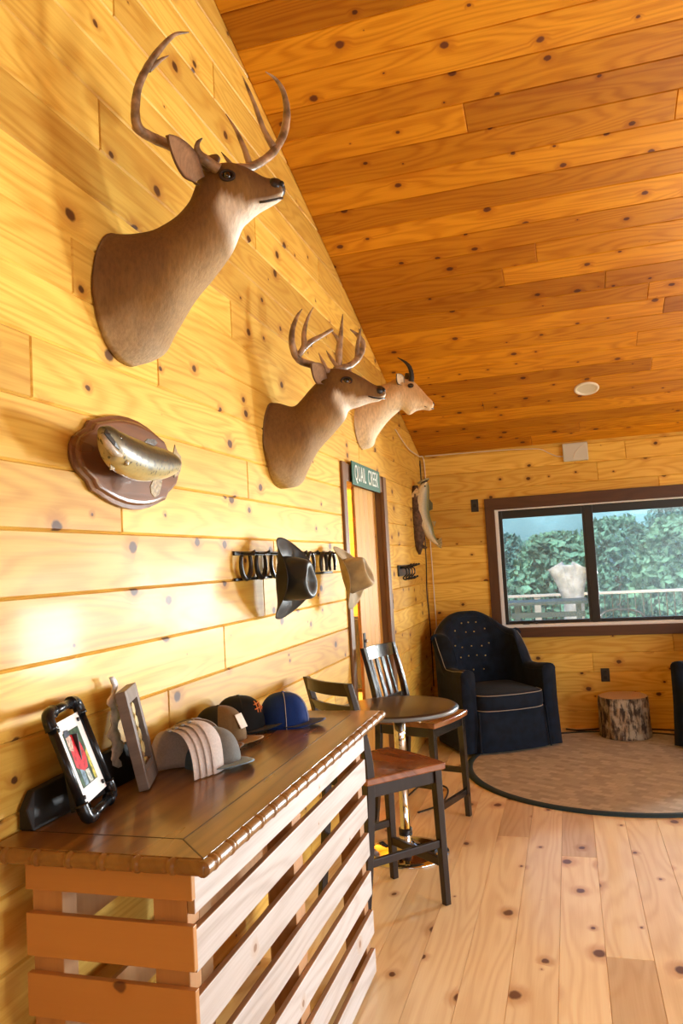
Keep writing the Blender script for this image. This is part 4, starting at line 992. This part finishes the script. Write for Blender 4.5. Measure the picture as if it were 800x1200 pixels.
# ------------------------------------------------------------------ baseball caps
def cap(name, label, loc, rz, front, rear, bill, tilt=0, roll=0, group=None, stitch=None, half=False, hgt=.118, sc=1.0, panel=None):
    t = thing(name, label, 'cap', loc, (roll, tilt, rz), group)
    # front = +x
    def shell(p, a0, a1, mats, nm, inner=True):
        bm = BM(); rings = []; N = 40
        for k in range(15):
            e = (k/14)*PI/2*.985; r = []
            for j in range(N+1):
                a = a0+(a1-a0)*j/N; ca, sa = math.cos(a), math.sin(a)
                R = .094*math.cos(e)**.72*sc; fr = max(0, ca)
                z = hgt*math.sin(e)**(.92-.12*fr)*sc
                r.append(V((R*ca*1.06, R*sa*.90, z)))
            rings.append(r)
        R_ = loft(bm, rings, closed=False)
        if inner:
            bmesh.ops.solidify(bm, geom=bm.faces[:], thickness=.0025)
        return obj(nm, bm, mats, p, smooth=True)
    if half:
        cr = shell(t, -PI*.5, PI*.5, front, 'front_panels')
    else:
        cr = shell(t, -PI*.36, PI*.36, front, 'front_panels'); shell(t, PI*.36, PI*1.64, rear, 'rear_panels')
    if True:
        bm = BM(); ball(bm, (0, 0, hgt*sc), .0075, (1, 1, .6), seg=10); obj('button', bm, rear, t, smooth=True)
        # bill: curved plate
        bm = BM(); N = 24; top_, bot = [], []
        for k in range(9):
            f = k/8; r1, r2 = [], []
            for j in range(N+1):
                a = -PI*.40+PI*.80*j/N; ca, sa = math.cos(a), math.sin(a)
                x0, y0 = .094*ca*1.04*sc, .094*sa*.90*sc
                x = x0+f*.070*sc*max(0, ca)**.45; y = y0*(1+.06*f)
                z = .006 + .010*f - .9*(y*y)*(1.2+1.2*f)*.9 + .004
                r1.append(V((x, y, max(.003, z+.006)))); r2.append(V((x, y, max(.0005, z+.003))))
            top_.append(r1); bot.append(r2)
        A = loft(bm, top_, closed=False); B = loft(bm, bot, closed=False)
        for a_, b_ in ((A[-1], B[-1]), (A[0], B[0])):
            for j in range(N): bm.faces.new((a_[j], a_[j+1], b_[j+1], b_[j]))
        for j in (0, N):
            for k in range(8): bm.faces.new((A[k][j], A[k+1][j], B[k+1][j], B[k][j]))
        obj('bill', bm, bill, t, smooth=True)
    if stitch and not half:
        for a in (-PI*.36, PI*.36, 0):
            bm = BM(); pts = []
            for k in range(15):
                e = k/14*PI/2*.97; R = .0965*math.cos(e)**.72*sc; pts.append((R*math.cos(a)*1.06, R*math.sin(a)*.90, hgt*1.01*math.sin(e)**(.92-.12*max(0, math.cos(a)))*sc))
            tube(bm, pts, .0011, 5); obj('seam', bm, stitch, t, smooth=True)
    return t, cr
cl = lambda n, c, **k: mat(n, c, .8, var=.06, scale=160, bump=.08, sheen=.1, **k)
C_blue = cl('royal_blue_twill', (.008, .055, .30)); C_navybill = cl('navy_twill', (.008, .025, .11)); C_black = cl('black_twill', (.012, .012, .012))
C_tan = cl('tan_canvas', (.30, .17, .055)); C_olive = cl('dark_olive_mesh', (.035, .028, .014)); C_brown = cl('brown_twill', (.17, .085, .03)); C_grey = cl('grey_mesh', (.28, .24, .19))
C_white = cl('cream_twill', (.85, .76, .70)); C_greyblue = cl('greyblue_twill', (.20, .30, .38)); C_gr = cl('warm_grey_twill', (.30, .30, .28)); C_st = mat('pale_stitching', (.55, .5, .45), .7)
C_patch = mat('leather_patch', (.62, .52, .42), .6, var=.2); C_or = mat('orange_thread', (.75, .22, .06), .6)
cap('baseball_cap', 'royal blue cap with white stitching, nearest the far end of counter', (.24, 2.80, 1.0), math.radians(-2), C_blue, C_blue, C_navybill, stitch=C_st, hgt=.125)
tb_, _ = cap('baseball_cap', 'black cap with orange lettering behind the tan cap', (.098, 2.70, 1.0), math.radians(8), C_black, C_black, C_black, hgt=.13)
tt, _ = cap('baseball_cap', 'tan-fronted cap with dark olive mesh back and pale patch', (.112, 2.50, 1.0), math.radians(-6), C_tan, C_olive, C_tan, hgt=.13)
bm = BM(); box(bm, -.0, .003, -.022, .022, -.026, .026, Matrix.Translation((.0885, 0, .080)) @ Matrix.Rotation(math.radians(-27), 4, 'Y')); obj('patch', bm, C_patch, tt, bevel=.001)
bm = BM()   # orange stitched emblem on the black cap: three strokes and two bars
for k, (a0, e0, a1, e1) in enumerate(((-.55, .62, -.10, .66), (-.50, .80, -.05, .84), (-.42, .50, -.30, .95), (-.25, .48, -.12, .78), (-.05, .55, .05, .9), (.12, .60, .45, .62), (.10, .80, .40, .78))):
    pts = []
    for i in range(8):
        a = a0+(a1-a0)*i/7; e = e0+(e1-e0)*i/7; Rr = .0965*math.cos(e)**.72; pts.append((Rr*math.cos(a)*1.06, Rr*math.sin(a)*.90, .131*math.sin(e)**.80))
    tube(bm, pts, .0025, 6)
obj('orange_emblem', bm, C_or, tb_, smooth=True)
cap('baseball_cap', 'brown-fronted cap with grey mesh back near the wall', (.092, 2.345, 1.0), math.radians(16), C_brown, C_grey, C_brown, stitch=C_st, hgt=.115)
cap('baseball_cap', 'grey-blue cap with light blue bill under the white stack', (.212, 2.235, 1.0), math.radians(-26), C_gr, C_greyblue, C_greyblue, hgt=.112)
lab = ['cream cap nearest the camera in the nested white stack', 'cream cap second from the camera in nested white stack', 'cream cap third from the camera in nested white stack', 'cream cap deepest in the nested white stack, against grey-blue cap']
for k in range(4):
    o = V((.160+.010*k, 2.070+.022*k, 1.003))
    tcap, _ = cap('folded_cap', lab[k], tuple(o), math.radians(72), C_white, C_gr, C_greyblue if k < 0 else C_white, tilt=math.radians(-0), group='cream caps nested in a stack', half=True, hgt=.120+.004*k, sc=1.12)
    for ch in [c for c in bpy.data.objects if c.parent == tcap and c.name.startswith('bill')]: bpy.data.objects.remove(ch)

# ------------------------------------------------------------------ picture frames
def lean(P0, wd, th):
    """frame space: X along bottom edge, Y up the tilted face, Z out of the face"""
    X = V(wd).normalized(); n = V((X.y, -X.x, 0)); Yv = V((0, 0, 1))*math.cos(th) - n*math.sin(th); return basis(P0, X, Yv, X.cross(Yv))
def place(t, M): t.matrix_world = M; t.location = M.translation; t.rotation_euler = M.to_euler()
M1 = lean((.172, 1.640, 1.0195), (-.28, .96, 0), math.radians(20)); t = thing('picture_frame', 'black pipe picture frame with white mat, photo of person in red coat', 'picture frame'); place(t, M1)
w, h = .207, .272
for a, b in (((0, 0), (0, h)), ((w, 0), (w, h)), ((0, h), (w, h)), ((0, 0), (w, 0))):
    A, B = V((*a, 0)), V((*b, 0)); d = (B-A).normalized(); r = .012
    bm = BM(); tube(bm, [A+d*.02, B-d*.02], .0115, 14); obj('pipe', bm, M_iron, t, smooth=True)
for a, dx, dy in (((0, 0), 1, 1), ((w, 0), -1, 1), ((0, h), 1, -1), ((w, h), -1, -1)):
    bm = BM(); c = V((*a, 0)); q = [c+V((0, dy*.04, 0)), c+V((0, dy*.022, 0)), c+V((dx*.006, dy*.006, 0)), c+V((dx*.022, 0, 0)), c+V((dx*.04, 0, 0))]
    q2 = [V(x) for x in cat([tuple(x) for x in q], 12)]; tube(bm, q2, [.0175]+[.0155]*10+[.0175], 14); obj('elbow', bm, M_iron, t, smooth=True)
bm = BM(); box(bm, .014, w-.014, .030, h-.030, -.006, -.002); m_ = obj('mat_board', bm, mat('white_mat_board', (.78, .78, .75), .5), t)
bm = BM(); box(bm, .050, w-.050, .066, h-.062, -.0018, -.001); ph = obj('photograph', bm, mat('photo_green_background', (.03, .07, .03), .3, var=.9, scale=55), t)
def flat(pts, z, m, par, nm):
    bm = BM(); bm.faces.new([bm.verts.new((x, y, z)) for x, y in pts]); return obj(nm, bm, m, par)
flat([(.050+(x_-.096)*1.22, y_) for x_, y_ in ((.10, .12), (.128, .10), (.155, .105), (.168, .13), (.165, .165), (.150, .195), (.125, .20), (.105, .18))], -.0006, mat('photo_red', (.62, .015, .025), .3, var=.5, scale=60), ph, 'printed_coat')
flat([(.050+(x_-.096)*1.22, y_) for x_, y_ in ((.11, .068), (.13, .068), (.132, .102), (.112, .112))], -.0005, mat('photo_blue', (.18, .28, .36), .3, var=.5, scale=90), ph, 'printed_trousers')
flat([(.050+(x_-.096)*1.22, y_) for x_, y_ in ((.138, .068), (.158, .068), (.156, .10), (.136, .102))], -.0005, mat('photo_pale', (.5, .52, .45), .3, var=.5, scale=90), ph, 'printed_leg')
flat([(.050+(x_-.096)*1.22, y_) for x_, y_ in ((.098, .165), (.118, .158), (.128, .19), (.118, .208), (.102, .202))], -.0004, mat('photo_skin', (.55, .38, .30), .3, var=.6, scale=120), ph, 'printed_face')
flat([(.050+(x_-.096)*1.22, y_) for x_, y_ in ((.098, .197), (.128, .199), (.125, .214), (.104, .216))], -.0003, mat('photo_hat', (.06, .07, .10), .3, var=.4, scale=90), ph, 'printed_hat')
flat([(.050+(x_-.096)*1.22, y_) for x_, y_ in ((.168, .068), (.182, .068), (.182, .15), (.170, .14))], -.0005, mat('photo_yellow', (.55, .5, .08), .3, var=.5, scale=90), ph, 'printed_foliage')
for x, y in ((.032, .048), (w-.032, .048), (.032, h-.048), (w-.032, h-.048)):
    bm = BM(); lathe(bm, [(.001, .004), (.005, .003), (.006, -.001)], 14, Matrix.Translation((x, y, 0))); obj('screw', bm, M_black, t, smooth=True)
bm = BM(); beam(bm, (w/2, .20, -.012), (w/2, .01, -.05), .05, .006, V((1, 0, 0))); obj('easel_strut', bm, M_black, t)

M2 = lean((.168, 1.934, 1.0075), (-.373, .928, 0), math.radians(12)); t = thing('shadow_box', 'deep weathered wood shadow box frame with column of hexagonal pieces', 'picture frame'); place(t, M2)
w, h = .178, .280; dp = .030
for a in ((0, .030, 0, h), (w-.030, w, 0, h), (.030, w-.030, 0, .045), (.030, w-.030, h-.04, h)):
    bm = BM(); box(bm, a[0], a[1], a[2], a[3], -dp, 0); obj('frame_side', bm, M_barn, t, bevel=.002)
bm = BM(); box(bm, .030, w-.030, .04, h-.035, -dp, -.022); obj('backing_picture', bm, mat('faded_blue_picture', (.22, .30, .32), .35, var=.7, scale=38), t)
for k in range(4):
    bm = BM(); c = (.105-.0*k, .215-k*.038); extr(bm, [(c[0]+.020*math.cos(PI/3*i+.5), c[1]+.020*math.sin(PI/3*i+.5), -.021) for i in range(6)], (0, 0, .012)); obj('hexagon_piece', bm, mat('pale_gold_wood', (.58, .46, .20), .4, var=.3), t, bevel=.002)
for k in range(18):
    bm = BM(); ball(bm, (rnd.uniform(.04, .135), .052+rnd.uniform(0, .030), -.016), rnd.uniform(.005, .009), seg=8); obj('pebble', bm, mat('pebble', (.40, .22+rnd.uniform(-.05, .1), .08), .5), t, smooth=True)
bm = BM(); extr(bm, [(.032, .06, -.006), (.145, .06, -.006), (.145, .045, -.006), (.032, .045, -.006)], (0, 0, .004)); obj('ledge', bm, M_barn, t)
for k in range(4):
    bm = BM(); box(bm, .036+k*.014, .041+k*.014, .212+k*.001, .232, -.021, -.018); obj('pale_letter_block', bm, mat('pale_block', (.62, .56, .42), .5), t)

# long black case lying against the wall behind the frames
bm = BM(); Mb = Matrix.Translation((.0, 0, 0))
A = [V((.012, 1.60, 1.001)), V((.012, 2.10, 1.001))]
rings = []
for y, zt in ((1.60, 1.05), (1.63, 1.088), (2.05, 1.108), (2.10, 1.10)):
    rings.append([V((.008, y, 1.001)), V((.050, y, 1.001)), V((.030, y, zt)), V((.008, y, zt))])
loft(bm, rings); o = obj('flat_case', bm, mat('matt_black_case', (.010, .008, .008), .6), bevel=.004); tag(o, 'long flat black case leaning on the wall behind both picture frames', 'case')
# crumpled pale wrapper behind the wooden frame
bm = BM(); rings = []
for k in range(26):
    f = k/25; z = 1.002+.31*f; wd = .026*(1-f)**.55+.006+.004*math.sin(k*1.7)
    if f > .9: wd = .013
    r = []
    for j in range(14):
        a = 2*PI*j/14; q = V((.030+.012*math.cos(a)*(1-f*.6), 1.985+wd*math.sin(a)+.010*math.sin(k*.9), z)); q += V((noise.noise(q*60)*.006, noise.noise(q*45)*.010, 0)); r.append(q)
    rings.append(r)
loft(bm, rings); o = obj('plastic_wrapper', bm, mat('pale_blue_grey_film', (.78, .82, .88), .2, var=.35, scale=30, coat=.6, bump=.6, bd=.006), smooth=True); tag(o, 'narrow crumpled pale blue-grey wrapper standing behind the wooden frame', 'wrapper')

# ------------------------------------------------------------------ next room glimpse
t = thing('storage_cabinet', 'dark low cabinet seen through the doorway gap', 'cabinet', (-1.45, 9.6, 0))
bm = BM(); box(bm, -.4, .6, -.25, .25, .05, .95); obj('body', bm, M_blackwood, t, bevel=.01)
for x0, x1 in ((-.38, .09), (.11, .58)):
    bm = BM(); box(bm, x0, x1, -.27, -.25, .1, .92); obj('door', bm, M_blackwood, t, bevel=.006)
for x in (-.35, .55):
    bm = BM(); box(bm, x-.03, x+.03, -.22, .22, 0, .05); obj('foot', bm, M_blackwood, t)

# ------------------------------------------------------------------ outdoors
M_deck = wood('deck_boards', (.42, .38, .34), (.30, .27, .24), knots=.1, axis='X', rough=.8)
bm = BM()
for k in range(40): box(bm, -4, 9, 7.63+k*.15, 7.63+k*.15+.142, -.19, -.15)
struct('deck_floor', bm, M_deck)
M_ground = mat('meadow', (.05, .12, .05), .95, var=.4, scale=.4)
bm = BM(); vs = [bm.verts.new(p) for p in ((-60, 13.7, -3), (60, 13.7, -3), (80, 90, -7), (-80, 90, -7))]; bm.faces.new(vs); struct('ground', bm, M_ground)
bm = BM(); hp = []
for k in range(61):
    x = -90+3*k; z = 6.5+3.0*noise.noise(V((x*.03, 1.3, 0)))+1.2*noise.noise(V((x*.11, 4.3, 0)))+.035*x
    hp.append((x, z))
rings = [[V((x, 95+12*(1-f), -7+(z+7)*f)) if f < 1 else V((x, 97, z)) for x, z in hp] for f in (0, .5, 1)] + [[V((x, 125, z-4)) for x, z in hp]]
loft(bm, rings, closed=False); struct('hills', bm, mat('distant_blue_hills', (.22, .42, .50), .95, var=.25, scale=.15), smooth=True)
RY = 13.0
t = thing('deck_railing', 'deck railing with pale wood top rail and black balusters outside', 'railing', (2, RY, -.15))
bm = BM(); box(bm, -6, 8, -.07, .07, 1.06, 1.10); obj('top_rail', bm, mat('pale_rail_wood', (.50, .46, .44), .6, var=.1), t, bevel=.004)
bm = BM(); box(bm, -6, 8, -.02, .02, .08, .12); obj('bottom_rail', bm, M_black, t)
for k in range(46):
    x = -2.0+k*.115; bm = BM(); box(bm, x-.008, x+.008, -.008, .008, .1, 1.06); obj('baluster', bm, M_black, t)
for x in (-3.9, -1.2, 4.4):
    bm = BM(); box(bm, x-.05, x+.05, -.05, .05, 0, 1.06); obj('post', bm, M_deck, t)
# forked pale log post
t = thing('log_post', 'pale peeled forked log post on the deck outside', 'log post', (1.27, 12.0, -.15))
bm = BM()
for s, px in ((-1, [(672, 725), (670, 705), (665, 690), (657, 674), (650, 663)]), (-1, [(673, 725), (672, 705), (670, 690), (667, 674), (666, 662)]), (1, [(674, 725), (674, 705), (674, 690), (677, 672), (681, 663)])):
    P = [on_y(u, v, 12.0) for u, v in px]; P.insert(0, V((P[0].x, 12.0, -.15))); q = cat([(*p, r) for p, r in zip(P, (.15, .14, .13, .13, .14, .15) if s > 0 else (.15, .14, .13, .13, .13, .13))], 24)
    tube(bm, [V(x[:3]) for x in q], [x[3]*(1+.12*noise.noise(V(x[:3])*8)) for x in q], 18)
obj('forked_trunk', bm, mat('peeled_log', (.34, .36, .41), .7, var=.25, scale=9, bump=.6, bd=.02), t, smooth=True, world_space=True)
# tall outdoor table
t = thing('patio_table', 'dark slatted bar-height patio table outside the left pane', 'patio table', (1.02, 11.2, -.15))
M_pat = mat('dark_teal_patio_paint', (.02, .045, .065), .5)
for k in range(5):
    bm = BM(); box(bm, -.55, .52, -.35+k*.145, -.35+k*.145+.13, 1.06, 1.10); obj('top_slat', bm, M_pat, t)
for x in (-.42, .40):
    bm = BM(); beam(bm, (x, -.30, 0), (x, -.25, 1.06), .07, .05); beam(bm, (x, .25, 0), (x, .2, 1.06), .07, .05); beam(bm, (x, -.28, .8), (x, .24, .8), .05, .07); obj('trestle', bm, M_pat, t)
for z in (.92, .78):
    bm = BM(); box(bm, -.5, .48, -.28, -.25, z-.035, z+.035); obj('stretcher', bm, M_pat, t)
for xx, lb in ((1.95, 'black metal patio chair with curved top rail outside right pane'),):
    t = thing('patio_chair', lb, 'patio chair', (xx, 10.2, -.15))
    bm = BM(); tube(bm, cat([(-.30, 0, 0), (-.30, 0, .6), (-.28, .05, .92), (-.15, .1, 1.0), (.1, .1, .99), (.24, .05, .90), (.27, 0, .6), (.27, 0, 0)], 50), .016, 8); obj('back_frame', bm, M_black, t, smooth=True)
    for s in (-.28, .25):
        bm = BM(); tube(bm, cat([(s, .05, .62), (s, -.25, .66), (s, -.5, .6), (s, -.52, 0)], 24), .014, 8); obj('arm', bm, M_black, t, smooth=True)
    bm = BM(); box(bm, -.27, .25, -.5, .0, .42, .45); obj('seat', bm, M_black, t, bevel=.01)
    bm = BM(); tube(bm, cat([(.25, 0, .88), (.5, -.1, .86), (.75, -.1, .87), (.95, -.1, .8)], 20), .012, 8); obj('footrest_bar', bm, M_black, t, smooth=True)
# trees beyond the deck
def leafmat(n, c):
    t = NT(n); tc = t.n('TexCoord'); nz = t.n('TexNoise', Vector=tc.outputs['Object'], Scale=2.2, Detail=7.0, Roughness=.7)
    return t.bsdf(t.mix(t.rng(nz.outputs[0], .35, .65), tuple(x*.35 for x in c), tuple(min(1, x*1.6) for x in c)), .85, bump=nz.outputs[0], bs=1.0, bd=.3)
M_leaf = [leafmat('leaves_a', (.16, .36, .25)), leafmat('leaves_b', (.20, .42, .26)), leafmat('leaves_c', (.13, .32, .28))]
M_trunk = mat('tree_trunk', (.12, .09, .07), .9, var=.3, scale=10)
def tree(x, y, zt, rad, k, label):
    t = thing('tree', label, 'tree', (x, y, -4), group='trees beyond the deck')
    bm = BM(); tube(bm, [(0, 0, 0), (.1, 0, (zt+4)*.5), (0, 0, (zt+4)*.8)], [.25, .18, .08], 10); obj('trunk', bm, M_trunk, t, smooth=True)
    bm = BM(); r = random.Random(int(x*31+y*7))
    H = zt+4
    for i in range(4200):
        a = r.uniform(0, 2*PI); cz = r.uniform(-1, 1); rr = rad*(r.random()**.35)*math.sqrt(max(.02, 1-cz*cz*.9)); 
        p = V((math.cos(a)*rr, math.sin(a)*rr, H*.56+cz*H*.44)); s = r.uniform(.07, .16)
        u = V((r.gauss(0, 1), r.gauss(0, 1), r.gauss(0, 1))).normalized(); v_ = u.orthogonal().normalized()
        q = [p+u*s, p+v_*s*.6, p-u*s, p-v_*s*.6]; bm.faces.new([bm.verts.new(x_) for x_ in q])
    obj('foliage', bm, M_leaf[k], t)
spots = [(-1.9, 19, 1.9, 1.4, 1), (1.0, 19, 2.0, 1.4, 0), (3.9, 19, 2.3, 1.4, 1), (6.8, 19, 2.6, 1.4, 2), (-.6, 22.6, 2.2, 1.55, 2), (2.6, 22.6, 2.5, 1.55, 0), (5.8, 22.6, 3.0, 1.55, 1), (9.0, 22.6, 3.2, 1.55, 0), (1.0, 27.0, 2.3, 2.0, 1), (5.1, 27.0, 3.2, 2.0, 2), (-3.1, 27.0, 2.3, 2.0, 2), (9.2, 27.0, 3.6, 2.0, 2)]
for (x, y, zt, rad, k) in spots: tree(x, y, zt, rad, k, 'leafy green tree beyond the deck railing, seen through the window')
